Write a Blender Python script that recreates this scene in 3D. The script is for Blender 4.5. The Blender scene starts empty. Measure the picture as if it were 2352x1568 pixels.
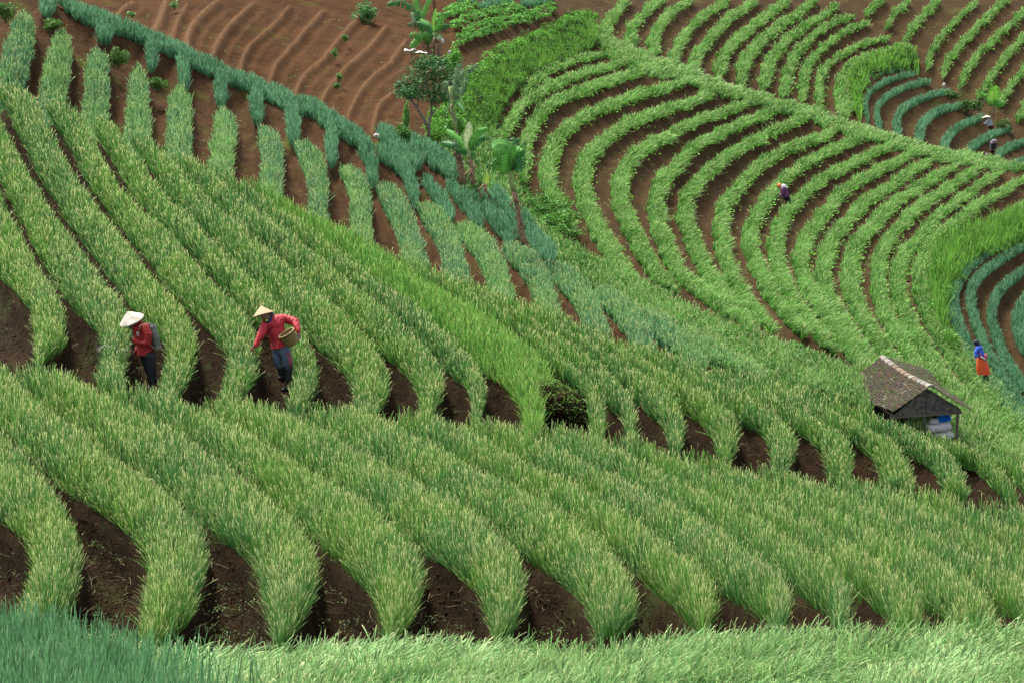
import bpy, math
import numpy as np
from mathutils import Vector, Matrix
rs = np.random.RandomState(11)
C = bpy.context.scene.collection
sc = bpy.context.scene

# ------------------------------------------------------------------ camera, world, sun, exposure
F = 6000.0                      # focal length in photo units (photo = 2352 x 1568 units)
PITCH = math.radians(14)
CAM = np.array([0.0, 0.0, 25.0])
cam = bpy.data.cameras.new('camera'); co = bpy.data.objects.new('camera', cam); C.objects.link(co)
co.location = CAM; co.rotation_euler = (math.pi/2 - PITCH, 0, 0)
cam.sensor_width = 36; cam.lens = 36*F/2352; cam.clip_start = 0.5; cam.clip_end = 2000
sc.camera = co
SUN_EL, SUN_AZ = math.radians(58), math.radians(-35)     # azimuth measured from +Y towards +X
w = bpy.data.worlds.new('World'); sc.world = w; w.use_nodes = True
nt = w.node_tree; bg = nt.nodes['Background']
sky = nt.nodes.new('ShaderNodeTexSky'); sky.sky_type = 'NISHITA'; sky.sun_disc = False
sky.sun_elevation = SUN_EL; sky.sun_rotation = SUN_AZ; sky.dust_density = 4.0; sky.air_density = 1.0; sky.ozone_density = 0.5
hs = nt.nodes.new('ShaderNodeHueSaturation'); hs.inputs['Saturation'].default_value = 0.35
nt.links.new(sky.outputs[0], hs.inputs['Color']); nt.links.new(hs.outputs[0], bg.inputs[0]); bg.inputs[1].default_value = 0.072
sl = bpy.data.lights.new('sun', 'SUN'); so = bpy.data.objects.new('sun', sl); C.objects.link(so)
sl.energy = 1.5; sl.angle = math.radians(14); sl.color = (1.0, 0.95, 0.86)
sd = Vector((math.sin(SUN_AZ)*math.cos(SUN_EL), math.cos(SUN_AZ)*math.cos(SUN_EL), math.sin(SUN_EL)))
so.rotation_euler = sd.to_track_quat('Z', 'Y').to_euler()
sc.view_settings.view_transform = 'Standard'; sc.view_settings.look = 'None'
sc.view_settings.exposure = 2.45; sc.view_settings.gamma = 1.0

# ------------------------------------------------------------------ helpers
SP, CP = math.sin(PITCH), math.cos(PITCH)
def at(x, y, d):
    """photo unit (x, y) at depth d (metres along the view axis) -> world"""
    x = np.asarray(x, float); y = np.asarray(y, float); d = np.asarray(d, float)
    xc = (x-1176)/F*d; yc = -(y-784)/F*d
    return np.stack([CAM[0]+xc, CAM[1]+d*CP+yc*SP, CAM[2]-d*SP+yc*CP], -1)
def proj(P):
    P = np.asarray(P, float)-CAM
    yc = P[..., 1]*SP+P[..., 2]*CP; d = P[..., 1]*CP-P[..., 2]*SP
    return P[..., 0]/d*F+1176, 784-yc/d*F, d

class Surf:
    """smooth hillside: thin plate spline through 1/depth"""
    def __init__(s, anchors):
        a = np.array(anchors, float); s.p = a[:, :2]/1000.0; n = len(a)
        K = s.k(s.p, s.p)+1e-4*np.eye(n); Q = np.c_[np.ones(n), s.p]
        M = np.block([[K, Q], [Q.T, np.zeros((3, 3))]])
        s.c = np.linalg.solve(M, np.r_[1.0/a[:, 2], 0, 0, 0])
    def k(s, a, b):
        r2 = ((a[:, None, :]-b[None, :, :])**2).sum(-1)
        return np.where(r2 > 0, 0.5*r2*np.log(r2+1e-12), 0)
    def d(s, x, y):
        x = np.asarray(x, float); y = np.asarray(y, float)
        q = np.c_[x.ravel(), y.ravel()]/1000.0
        v = s.k(q, s.p)@s.c[:-3]+s.c[-3]+q@s.c[-2:]
        return 1.0/np.clip(v.reshape(x.shape), 1/400., 1/10.)
    def P(s, x, y): return at(x, y, s.d(x, y))
    def gd(s, x, y, drop):
        """depth of the ground 'drop' metres below the canopy where it is seen at (x, y)"""
        yy = float(y)
        for _ in range(4):
            d = float(s.d(x, yy)); yy = y-drop*CP*F/d
        P = s.P(x, yy)-np.array([0, 0, drop])
        return float(proj(P)[2])

SA = Surf([(0,1440,31.5),(1176,1440,31),(2352,1400,31.5),(0,1150,35.5),(1000,1200,35),(2000,1250,36),(0,815,42),(400,908,42),(850,940,42.5),(1500,1020,43.5),(2352,1170,45),(-200,1400,32),(2600,1450,31)])
SB = Surf([(0,860,47),(345,890,47),(650,905,48),(1000,945,49),(1400,1005,50),(2000,1090,52),(2352,1150,52),(0,200,66),(300,320,64),(600,400,62),(855,540,60),(1168,653,59),(1573,802,58),(1982,927,57),(2352,1058,57),(150,550,56),(600,650,54),(-150,500,57)])
SC = Surf([(20,200,72),(300,320,72),(640,420,71),(1000,600,70),(1300,720,67),(1573,802,65),(60,30,76),(310,200,76),(600,300,75.5),(850,430,75),(1150,560,73),(1400,700,68.5),(130,0,79),(350,90,80),(600,200,81),(850,280,82),(1000,400,80),(1200,520,76),(960,320,83),(-50,300,71)])
SE = Surf([(400,150,92),(850,300,90),(950,310,90),(300,0,104),(600,0,108),(900,0,114),(1000,300,91),(1150,300,97),(1200,450,90),(1300,600,82),(1400,700,79),(1700,830,76),(2000,920,79),(1600,600,90),(2000,700,90),(2352,1050,80),(1900,450,106),(1500,300,104),(2300,380,116),(1400,60,120),(1800,0,136),(2352,0,142),(2352,450,110),(2150,600,97),(1850,250,119),(2352,800,92),(1250,820,74),(600,150,98)])
SFG = Surf([(0,1440,27),(1176,1440,27),(2352,1390,27),(0,1600,23.5),(1176,1600,23.5),(2352,1600,23.5),(1176,1500,25.6)])

def lump(P, sc_=1.0, seed=0):
    """cheap smooth noise in about -1..1 from world positions"""
    r = np.random.RandomState(seed); v = np.zeros(len(P))
    for i in range(7):
        k = r.randn(3)*(0.9+0.5*i)/sc_; v += np.sin(P@k+r.rand()*6.28)/(1+0.35*i)
    return v/2.6

def nmat(name): 
    m = bpy.data.materials.new(name); m.use_nodes = True; return m, m.node_tree, m.node_tree.nodes['Principled BSDF']
def plain(name, col, rough=0.7, bump=0.0, scale=20., var=0.12, metallic=0.0, spec=0.3):
    m, t, b = nmat(name)
    tc = t.nodes.new('ShaderNodeTexCoord'); n = t.nodes.new('ShaderNodeTexNoise'); n.inputs['Scale'].default_value = scale; n.inputs['Detail'].default_value = 5
    t.links.new(tc.outputs['Object'], n.inputs['Vector'])
    r = t.nodes.new('ShaderNodeValToRGB'); c = np.array(col)
    r.color_ramp.elements[0].position = 0.3; r.color_ramp.elements[1].position = 0.7
    r.color_ramp.elements[0].color = (*np.clip(c*(1-var*2), 0, 1), 1); r.color_ramp.elements[1].color = (*np.clip(c*(1+var), 0, 1), 1)
    t.links.new(n.outputs[0], r.inputs[0]); t.links.new(r.outputs[0], b.inputs['Base Color'])
    b.inputs['Roughness'].default_value = rough; b.inputs['Metallic'].default_value = metallic; b.inputs['Specular IOR Level'].default_value = spec
    if bump:
        bp = t.nodes.new('ShaderNodeBump'); bp.inputs['Strength'].default_value = bump; bp.inputs['Distance'].default_value = 0.02
        t.links.new(n.outputs[0], bp.inputs['Height']); t.links.new(bp.outputs[0], b.inputs['Normal'])
    return m
def leafmat(name, rough=0.5, trans=0.3, spec=0.35):
    m, t, b = nmat(name)
    a = t.nodes.new('ShaderNodeAttribute'); a.attribute_name = 'Col'
    t.links.new(a.outputs['Color'], b.inputs['Base Color']); b.inputs['Roughness'].default_value = rough
    b.inputs['Specular IOR Level'].default_value = spec
    tr = t.nodes.new('ShaderNodeBsdfTranslucent'); t.links.new(a.outputs['Color'], tr.inputs['Color'])
    mx = t.nodes.new('ShaderNodeMixShader'); mx.inputs[0].default_value = trans
    t.links.new(b.outputs[0], mx.inputs[1]); t.links.new(tr.outputs[0], mx.inputs[2])
    t.links.new(mx.outputs[0], t.nodes['Material Output'].inputs['Surface'])
    return m
def soil(name, dark, light, speck=0.5, scale=1.0, moss=0.0, mosscol=(0.06,0.09,0.015)):
    m, t, b = nmat(name); L = t.links
    tc = t.nodes.new('ShaderNodeTexCoord')
    def noise(s, det=8, rough=0.6):
        n = t.nodes.new('ShaderNodeTexNoise'); n.inputs['Scale'].default_value = s; n.inputs['Detail'].default_value = det; n.inputs['Roughness'].default_value = rough
        L.new(tc.outputs['Object'], n.inputs['Vector']); return n
    n1 = noise(1.3*scale); n2 = noise(9*scale, 6, 0.75)
    mixf = t.nodes.new('ShaderNodeMath'); mixf.operation = 'MULTIPLY_ADD'; mixf.inputs[1].default_value = 0.5
    L.new(n2.outputs[0], mixf.inputs[0])
    hf = t.nodes.new('ShaderNodeMath'); hf.operation = 'MULTIPLY'; hf.inputs[1].default_value = 0.5
    L.new(n1.outputs[0], hf.inputs[0]); L.new(hf.outputs[0], mixf.inputs[2])
    r = t.nodes.new('ShaderNodeValToRGB'); r.color_ramp.elements[0].position = 0.36; r.color_ramp.elements[1].position = 0.64
    r.color_ramp.elements[0].color = (*dark, 1); r.color_ramp.elements[1].color = (*light, 1)
    L.new(mixf.outputs[0], r.inputs[0])
    v = noise(17*scale, 4, 0.8)
    rr = t.nodes.new('ShaderNodeValToRGB'); rr.color_ramp.elements[0].position = 0.60; rr.color_ramp.elements[1].position = 0.66
    L.new(v.outputs[0], rr.inputs[0])
    mx = t.nodes.new('ShaderNodeMix'); mx.data_type = 'RGBA'
    sm = t.nodes.new('ShaderNodeMath'); sm.operation = 'MULTIPLY'; sm.inputs[1].default_value = speck
    L.new(rr.outputs[0], sm.inputs[0]); L.new(sm.outputs[0], mx.inputs[0])
    L.new(r.outputs[0], mx.inputs[6]); mx.inputs[7].default_value = (light[0]*1.9, light[1]*2.1, light[2]*2.2, 1)
    out = mx.outputs[2]
    if moss > 0:
        n3 = noise(0.8*scale, 5, 0.65); r3 = t.nodes.new('ShaderNodeValToRGB')
        r3.color_ramp.elements[0].position = 0.62-0.2*moss; r3.color_ramp.elements[1].position = 0.8-0.2*moss
        L.new(n3.outputs[0], r3.inputs[0])
        m3 = t.nodes.new('ShaderNodeMix'); m3.data_type = 'RGBA'; L.new(r3.outputs[0], m3.inputs[0]); L.new(out, m3.inputs[6]); m3.inputs[7].default_value = (*mosscol, 1)
        out = m3.outputs[2]
    # per-vertex soil tint: dry crests (R) and redder earth of the ploughed field (G)
    at_ = t.nodes.new('ShaderNodeAttribute'); at_.attribute_name = 'Soil'; sp_ = t.nodes.new('ShaderNodeSeparateColor'); L.new(at_.outputs['Color'], sp_.inputs[0])
    m4 = t.nodes.new('ShaderNodeMix'); m4.data_type = 'RGBA'; m4.blend_type = 'MULTIPLY'; L.new(sp_.outputs[1], m4.inputs[0]); L.new(out, m4.inputs[6]); m4.inputs[7].default_value = (1.20, 0.90, 0.80, 1); m4.clamp_result = False
    dm = t.nodes.new('ShaderNodeMath'); dm.operation = 'MULTIPLY'; L.new(sp_.outputs[0], dm.inputs[0]); L.new(n2.outputs[0], dm.inputs[1])
    m5 = t.nodes.new('ShaderNodeMix'); m5.data_type = 'RGBA'; L.new(dm.outputs[0], m5.inputs[0]); L.new(m4.outputs[2], m5.inputs[6]); m5.inputs[7].default_value = (0.125, 0.072, 0.037, 1)
    out = m5.outputs[2]
    L.new(out, b.inputs['Base Color']); b.inputs['Roughness'].default_value = 0.95; b.inputs['Specular IOR Level'].default_value = 0.03
    bp = t.nodes.new('ShaderNodeBump'); bp.inputs['Strength'].default_value = 1.0; bp.inputs['Distance'].default_value = 0.14
    L.new(mixf.outputs[0], bp.inputs['Height']); L.new(bp.outputs[0], b.inputs['Normal'])
    return m

M = dict(
    leaf=leafmat('scallion_leaf', 0.55, 0.28, 0.12), broad=leafmat('broad_leaf', 0.55, 0.3, 0.15),
    glossy=leafmat('glossy_leaf', 0.5, 0.2, 0.18),
    soil_near=soil('dark_wet_soil', (0.007,0.0046,0.0024), (0.031,0.0195,0.0098), 0.5, 1.0, 0.35, (0.030,0.040,0.012)),
    soil_mid=soil('brown_soil', (0.026,0.0140,0.0068), (0.066,0.036,0.018), 0.3, 0.8, 0.4, (0.055,0.060,0.012)),
    soil_far=soil('red_brown_soil', (0.021,0.0134,0.0058), (0.050,0.0305,0.0135), 0.25, 0.6, 0.2, (0.045,0.050,0.012)),
)

def mesh_obj(name, V, faces, mat, parent=None, smooth=False, origin=None, col=None):
    V = np.asarray(V, float)
    if origin is None:
        if parent is not None: origin = np.array(parent['_o'])
        else: origin = V.mean(0)*[1, 1, 0]+[0, 0, V[:, 2].min()]
    me = bpy.data.meshes.new(name); me.from_pydata((V-origin).tolist(), [], [list(map(int, f)) for f in faces]); 
    me.materials.append(mat)
    if smooth: me.polygons.foreach_set('use_smooth', [True]*len(me.polygons))
    if col is not None:
        a = me.color_attributes.new('Col', 'FLOAT_COLOR', 'POINT'); cc = np.ones((len(V), 4)); cc[:, :3] = col; a.data.foreach_set('color', cc.ravel())
    me.update()
    o = bpy.data.objects.new(name, me); C.objects.link(o)
    if parent is not None: o.parent = parent
    else: o.location = origin
    return o
def big_mesh(name, V, loops, starts, col, mat, parent=None, smooth=False):
    """fast path: arrays of vertices, loop indices and polygon starts"""
    origin = np.array(parent['_o']) if parent is not None else V.mean(0)
    me = bpy.data.meshes.new(name)
    me.vertices.add(len(V)); me.vertices.foreach_set('co', (V-origin).astype(np.float32).ravel())
    me.loops.add(len(loops)); me.loops.foreach_set('vertex_index', loops.astype(np.int32))
    me.polygons.add(len(starts)); me.polygons.foreach_set('loop_start', starts.astype(np.int32))
    if smooth: me.polygons.foreach_set('use_smooth', np.ones(len(starts), bool))
    me.materials.append(mat)
    if col is not None:
        a = me.color_attributes.new('Col', 'FLOAT_COLOR', 'POINT'); cc = np.ones((len(V), 4), np.float32); cc[:, :3] = col; a.data.foreach_set('color', cc.ravel())
    me.update(calc_edges=True); me.validate()
    o = bpy.data.objects.new(name, me); C.objects.link(o)
    if parent is not None: o.parent = parent
    else: o.location = origin
    return o
def tag(o, label=None, cat=None, group=None, kind=None):
    if label: o['label'] = label
    if cat: o['category'] = cat
    if group: o['group'] = group
    if kind: o['kind'] = kind
    return o
def thing(name, P, label, cat, group=None):
    o = bpy.data.objects.new(name, None); C.objects.link(o); o.location = P; o.empty_display_size = 0.2
    o['_o'] = [float(v) for v in P]
    return tag(o, label, cat, group)
ORD = ['zeroth','first','second','third','fourth','fifth','sixth','seventh','eighth','ninth','tenth','eleventh','twelfth','thirteenth','fourteenth','fifteenth','sixteenth','seventeenth','eighteenth','nineteenth','twentieth','twenty-first','twenty-second']

# ---- blades: arrays of thin curved leaves as one mesh
def blade_geo(R, T, bend, W, c0, c1, tipfrac=0.19):
    n = len(R); ang = rs.rand(n)*6.283
    side = np.stack([np.cos(ang), np.sin(ang)*0.6, np.zeros(n)], 1)
    side[:, 0] = np.where(np.abs(side[:, 0]) < 0.35, np.sign(side[:, 0]+1e-9)*0.35, side[:, 0])
    mid = (R+T)/2+bend
    ts = [0.0, 0.4, 1-tipfrac, 1.0]; ws = [0.8, 1.0, 0.9, 0.45]
    V = np.zeros((n, 8, 3)); K = np.zeros((n, 8, 3))
    for i, (t, ww) in enumerate(zip(ts, ws)):
        p = R*(1-t)**2+mid*2*t*(1-t)+T*t*t; s = side*(W*ww/2)[:, None]
        V[:, 2*i] = p-s; V[:, 2*i+1] = p+s
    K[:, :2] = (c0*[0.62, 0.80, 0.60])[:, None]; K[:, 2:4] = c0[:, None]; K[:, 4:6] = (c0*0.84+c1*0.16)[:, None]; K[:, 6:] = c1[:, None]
    f = np.array([0,1,3,2, 2,3,5,4, 4,5,7,6]); base = np.arange(n)*8
    loops = (f[None]+base[:, None]).ravel()
    return V.reshape(-1, 3), loops, np.arange(n*3)*4, K.reshape(-1, 3)
def leaf_geo(Cn, size, c, up=0.5, aspect=0.6):
    """small folded leaves (two tris) at points"""
    n = len(Cn); d = rs.randn(n, 3); d[:, 2] = np.abs(d[:, 2])*up-0.15; d /= np.linalg.norm(d, axis=1)[:, None]
    e = np.cross(d, rs.randn(n, 3)); e /= np.linalg.norm(e, axis=1)[:, None]+1e-9
    h = np.cross(d, e); s = size[:, None]
    V = np.zeros((n, 4, 3)); V[:, 0] = Cn-d*s*0.5; V[:, 2] = Cn+d*s*0.5
    V[:, 1] = Cn+e*s*aspect*0.5+h*s*0.08; V[:, 3] = Cn-e*s*aspect*0.5+h*s*0.08
    K = np.repeat(c[:, None], 4, 1)
    loops = (np.array([0,1,2,0,2,3])[None]+(np.arange(n)*4)[:, None]).ravel()
    st = np.arange(2*n)*3
    return V.reshape(-1, 3), loops, st, K.reshape(-1, 3)
def join(gs):
    V, Lp, St, K = [], [], [], []; nv = nl = 0
    for v, l, s, k in gs:
        V.append(v); Lp.append(l+nv); St.append(s+nl); K.append(k); nv += len(v); nl += len(l)
    return np.concatenate(V), np.concatenate(Lp), np.concatenate(St), np.concatenate(K)

# ------------------------------------------------------------------ palettes (base leaf, tip) linear
GREEN = np.array([0.115,0.250,0.060]); STRAW = np.array([0.60,0.60,0.27]); TEAL = np.array([0.110,0.265,0.135]); LIME = np.array([0.150,0.315,0.055]); PALE = np.array([0.25,0.42,0.20])
def palette(kind, P):
    n = len(P); a = lump(P, 0.9, 3)[:, None]; b = lump(P, 0.25, 5)[:, None]; r = rs.rand(n, 1)
    if kind == 'near': base = np.array([0.118,0.268,0.046]); alt = np.array([0.080,0.225,0.058]); tip = STRAW*1.2; pt = 0.5
    elif kind == 'mid': base = np.array([0.116,0.272,0.046]); alt = np.array([0.078,0.220,0.058]); tip = STRAW*1.15; pt = 0.48
    elif kind == 'lime': base = LIME; alt = np.array([0.105,0.265,0.05]); tip = np.array([0.46,0.54,0.18]); pt = 0.4
    elif kind == 'back': base = np.array([0.14,0.31,0.095]); alt = np.array([0.08,0.22,0.11]); tip = np.array([0.52,0.58,0.24]); pt = 0.55
    elif kind == 'teal': base = TEAL; alt = np.array([0.065,0.18,0.085]); tip = np.array([0.25,0.42,0.24]); pt = 0.4
    elif kind == 'terrace': base = np.array([0.150,0.325,0.080]); alt = np.array([0.062,0.195,0.030]); tip = np.array([0.52,0.58,0.27]); pt = 0.5
    elif kind == 'flat': base = np.array([0.205,0.355,0.135]); alt = np.array([0.12,0.26,0.075]); tip = np.array([0.60,0.62,0.30]); pt = 0.5
    elif kind == 'grass': base = np.array([0.085,0.22,0.030]); alt = np.array([0.13,0.30,0.045]); tip = np.array([0.22,0.34,0.08]); pt = 0.3
    elif kind == 'tealfg': base = np.array([0.105,0.245,0.100]); alt = np.array([0.065,0.175,0.075]); tip = np.array([0.22,0.36,0.20]); pt = 0.3
    m = np.clip(0.5+0.55*a+0.5*b+0.4*(r-0.5), 0, 1)
    if kind in ('near', 'mid'): base = base*0.86; alt = alt*0.84
    c0 = base*(1-m)+alt*m; c0 = c0*(0.50+0.95*rs.rand(n, 1))
    isT = (rs.rand(n, 1) < pt)
    c1 = np.where(isT, tip*(0.75+0.5*rs.rand(n, 1)), c0)
    return c0, c1

# ------------------------------------------------------------------ traced field rows -> curves on the hillsides
TILE = dict(TL=(0,0), TM=(1300,0), TR=(2588,0), ML=(0,850), MM=(1300,850), MR=(2588,850))
def parse(s):
    """'TM x y w ...' in enlargement pixels (1.742 per source pixel, 1.653 source pixels per unit) -> units"""
    out = []; ox = oy = 0; buf = []
    for tk in s.split():
        if tk in TILE: ox, oy = TILE[tk]; continue
        buf.append(float(tk))
        if len(buf) == 3:
            out.append(((ox+buf[0]/1.742)/1.653, (oy+buf[1]/1.742)/1.653, buf[2]/2.88)); buf = []
    return np.array(out)
def resample(p, n):
    """smooth (Catmull-Rom) then even spacing"""
    p = np.asarray(p, float); q = np.vstack([2*p[0]-p[1], p, 2*p[-1]-p[-2]]); o = []
    for i in range(len(p)-1):
        a, b, c, d = q[i:i+4]
        for t in np.linspace(0, 1, 12, endpoint=False):
            o.append(0.5*((2*b)+(c-a)*t+(2*a-5*b+4*c-d)*t*t+(3*b-a-3*c+d)*t**3))
    o.append(p[-1]); o = np.array(o)
    s = np.r_[0, np.cumsum(np.hypot(*np.diff(o[:, :2], axis=0).T))]
    u = np.linspace(0, s[-1], n)
    return np.stack([np.interp(u, s, o[:, k]) for k in range(o.shape[1])], 1)
class Row:
    """strip between two edge curves, in photo units"""
    def __init__(s, Lc, Rc): s.L, s.R = Lc, Rc; s.n = len(Lc)
    @staticmethod
    def centre(p, n=70):
        c = resample(p, n); t = np.gradient(c[:, :2], axis=0); t /= np.linalg.norm(t, axis=1)[:, None]+1e-9
        nn = np.stack([-t[:, 1], t[:, 0]], 1); w_ = np.clip(c[:, 2:3], 4, 400)/2
        # rounded ends
        e = np.minimum(np.arange(n), np.arange(n)[::-1])/n*14; w_ = w_*np.clip(np.sqrt(np.clip(e, 0, 1)), 0.35, 1)[:, None]
        return Row(c[:, :2]-nn*w_, c[:, :2]+nn*w_)
    def area(s):
        d = np.linalg.norm(s.R-s.L, axis=1)[:-1]
        m = (s.L+s.R)/2; t = np.diff(m, axis=0); v = (s.R-s.L)[:-1]
        return np.abs(t[:, 0]*v[:, 1]-t[:, 1]*v[:, 0])+1e-6
    def sample(s, N):
        a = s.area(); cdf = np.cumsum(a)/a.sum(); i = np.searchsorted(cdf, rs.rand(N)); i = np.clip(i, 0, s.n-2)
        f = rs.rand(N); t = (i+f)[:, None]; k = i[:, None]
        Lp = s.L[i]*(1-f)[:, None]+s.L[i+1]*f[:, None]; Rp = s.R[i]*(1-f)[:, None]+s.R[i+1]*f[:, None]
        q = rs.rand(N); xy = Lp*(1-q)[:, None]+Rp*q[:, None]
        tan = ((s.L+s.R)[i+1]-(s.L+s.R)[i])/2; tan /= np.linalg.norm(tan, axis=1)[:, None]+1e-9
        acr = Rp-Lp; acr /= np.linalg.norm(acr, axis=1)[:, None]+1e-9
        s.eo = np.where(q < 0.5, s.e[0][i], s.e[1][i]) if hasattr(s, 'e') else np.ones(N)
        return xy, q*2-1, tan, acr, (i+f)/(s.n-1)

def clump_row(row, amp, seed):
    r = np.random.RandomState(seed); n = row.n; u = np.arange(n)
    for E, O in ((row.L, row.R), (row.R, row.L)):
        w = sum(np.sin(u*k*6.283/n*row_len(row)/60+r.rand()*6.28)*a for k, a in ((1, .5), (2.3, .6), (4.1, .5)))*amp; d = O-E; d /= np.linalg.norm(d, axis=1)[:, None]+1e-9; E += d*w[:, None]
    return row
def row_len(row): return np.linalg.norm(np.diff((row.L+row.R)/2, axis=0), axis=1).sum()
def build_row(name, row, surf, h, dens, kind, wid, label, group, lean=0.12, sweep=(0,0), sweepk=0.0, weeds=0.0, dome=0.35, cat='crop row', curl=0.25, fan=0.2, edge=6, wside=1, crown=0.05, mat='leaf', stuff=False):
    N = int(row.area().sum()*dens)+12
    xy, q, tan, acr, tt = row.sample(N)
    eo = row.eo; inset = xy-acr*(q*np.abs(q)*(0.18+0.82*eo))[:, None]*edge
    P = surf.P(inset[:, 0], inset[:, 1]); d = surf.d(xy[:, 0], xy[:, 1])
    hh = h*(0.70+0.5*rs.rand(N))*(1-dome*(0.8+0.2*eo)*np.abs(q)**3)*(1+0.16*lump(P, 0.3, 9))
    R = P.copy(); R[:, 2] -= h*0.5+0.02+crown*np.abs(q)**2.2
    # across direction in world (horizontal)
    e = 2.0; P2 = surf.P(inset[:, 0]+acr[:, 0]*e, inset[:, 1]+acr[:, 1]*e); A = (P2-surf.P(inset[:, 0], inset[:, 1]))[:, :]; A[:, 2] = 0; A /= np.linalg.norm(A, axis=1)[:, None]+1e-9
    T = R.copy(); T[:, 2] += hh; bt = rs.rand(N) < 0.16; T[bt, 2] -= 0.22*h; T[bt, :2] += rs.randn(bt.sum(), 2)*0.2*h
    T += A*(np.sign(q)*np.abs(q)**2.2*fan*(0.25+0.75*eo)*h)[:, None]
    T[:, :2] += rs.randn(N, 2)*lean*h
    sw = np.array([sweep[0], sweep[1], 0.0])
    if sweepk > 0:
        k = sweepk*(0.7+0.6*lump(P, 0.6, 21)+0.3*rs.randn(N)); T += sw*(k*h)[:, None]; T[:, 2] -= 0.28*np.clip(k, 0, 2)*h
    bend = np.zeros((N, 3)); bend[:, 2] = rs.rand(N)*curl*h*0.5; bend[:, :2] = rs.randn(N, 2)*0.05*h - (T-R)[:, :2]*curl
    c0, c1 = palette(kind, P)
    W = wid*d/45*(0.7+0.6*rs.rand(N))
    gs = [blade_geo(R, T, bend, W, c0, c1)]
    if weeds > 0:                       # low broad-leaved weeds along the outer shoulder
        n = int(N*weeds); k = np.clip(rs.randint(0, N, n*3), 0, N-1); k = k[q[k]*wside > 0.15][:n]
        pp = P[k]+rs.randn(len(k), 3)*[0.12, 0.12, 0.05]; pp[:, 2] -= h*0.35
        pp += A[k]*(wside*0.22*rs.rand(len(k))[:, None])
        cc = np.array([0.14,0.34,0.045])*(0.6+0.8*rs.rand(len(k), 1)); gs.append(leaf_geo(pp, 0.07+0.07*rs.rand(len(k)), cc))
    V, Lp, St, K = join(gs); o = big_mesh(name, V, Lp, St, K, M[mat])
    tag(o, label, cat, group, 'stuff' if stuff else None)
    return o

# mask of beds (raised earth under the rows), in half-resolution photo units
G = 3; OX, OY = 300, 300
def newmask(): return np.zeros(((1568+2*OY)//G, (2352+2*OX)//G))
def splat(m, row, val=1.0):
    n = 400; u = np.linspace(0, row.n-1, n); i = np.clip(u.astype(int), 0, row.n-2); f = (u-i)[:, None]
    Lp = row.L[i]*(1-f)+row.L[i+1]*f; Rp = row.R[i]*(1-f)+row.R[i+1]*f
    for q in np.linspace(0, 1, 60):
        p = Lp*(1-q)+Rp*q
        a = np.clip(((p[:, 0]+OX)/G).astype(int), 0, m.shape[1]-1); b = np.clip(((p[:, 1]+OY)/G).astype(int), 0, m.shape[0]-1)
        m[b, a] = np.maximum(m[b, a], val)
def blur(m, r):
    k = np.exp(-0.5*(np.arange(-3*r, 3*r+1)/r)**2); k /= k.sum()
    m = np.apply_along_axis(lambda v: np.convolve(v, k, 'same'), 0, m); return np.apply_along_axis(lambda v: np.convolve(v, k, 'same'), 1, m)
def look(m, x, y):
    fx = np.clip((x+OX)/G, 0, m.shape[1]-1.001); fy = np.clip((y+OY)/G, 0, m.shape[0]-1.001); i = fx.astype(int); j = fy.astype(int); a = fx-i; b = fy-j
    return (m[j, i]*(1-a)+m[j, i+1]*a)*(1-b)+(m[j+1, i]*(1-a)+m[j+1, i+1]*a)*b

def ground(name, surf, xs, top, bot, nrow, drop_bed, drop_fur, mask, mat, back=None, label=None, extra=None, soilattr=None):
    """hillside sheet: columns over xs, from curve top(x) down to bot(x); 'back' folds the far side down behind the crest"""
    X = np.repeat(xs[None], nrow, 0); tY = top(xs); bY = bot(xs)
    Y = tY[None]+(bY-tY)[None]*np.linspace(0, 1, nrow)[:, None]
    P = surf.P(X, Y); m = look(mask, X.ravel(), Y.ravel()).reshape(X.shape)
    flat = P.reshape(-1, 3)
    drop = drop_bed*m+drop_fur*(1-m)
    nz = lump(flat, 0.5, 1).reshape(X.shape)*0.035+lump(flat, 0.12, 2).reshape(X.shape)*0.02+lump(flat, 0.05, 4).reshape(X.shape)*0.012*(1-m)
    P[..., 2] += -drop+nz
    if extra is not None: P[..., 2] += extra(X, Y)
    if back:
        rows = []; g = P[0]-CAM; g[:, 2] = 0; g /= np.linalg.norm(g, axis=1)[:, None]
        for r_, dz in back[::-1]:
            q = P[0]+g*r_; q[:, 2] = P[0][:, 2]-dz; rows.append(q)
        P = np.concatenate([np.array(rows), P]); nrow = len(P)
    nc = len(xs); V = P.reshape(-1, 3); i = np.arange(nrow-1)[:, None]*nc+np.arange(nc-1)[None]; i = i.ravel()
    loops = np.stack([i, i+nc, i+nc+1, i+1], 1).ravel(); st = np.arange(len(i))*4
    o = big_mesh(name, V, loops, st, None, mat, smooth=True); tag(o, kind='structure')
    a = o.data.color_attributes.new('Soil', 'FLOAT_COLOR', 'POINT'); cc = np.zeros((len(V), 4), np.float32); cc[:, 3] = 1
    if soilattr is not None: cc[-X.size:, :2] = soilattr(X, Y).reshape(-1, 2)
    a.data.foreach_set('color', cc.ravel())
    return o
def curve(pts):
    p = np.array(pts, float); return lambda x: np.interp(x, p[:, 0], p[:, 1])

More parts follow.
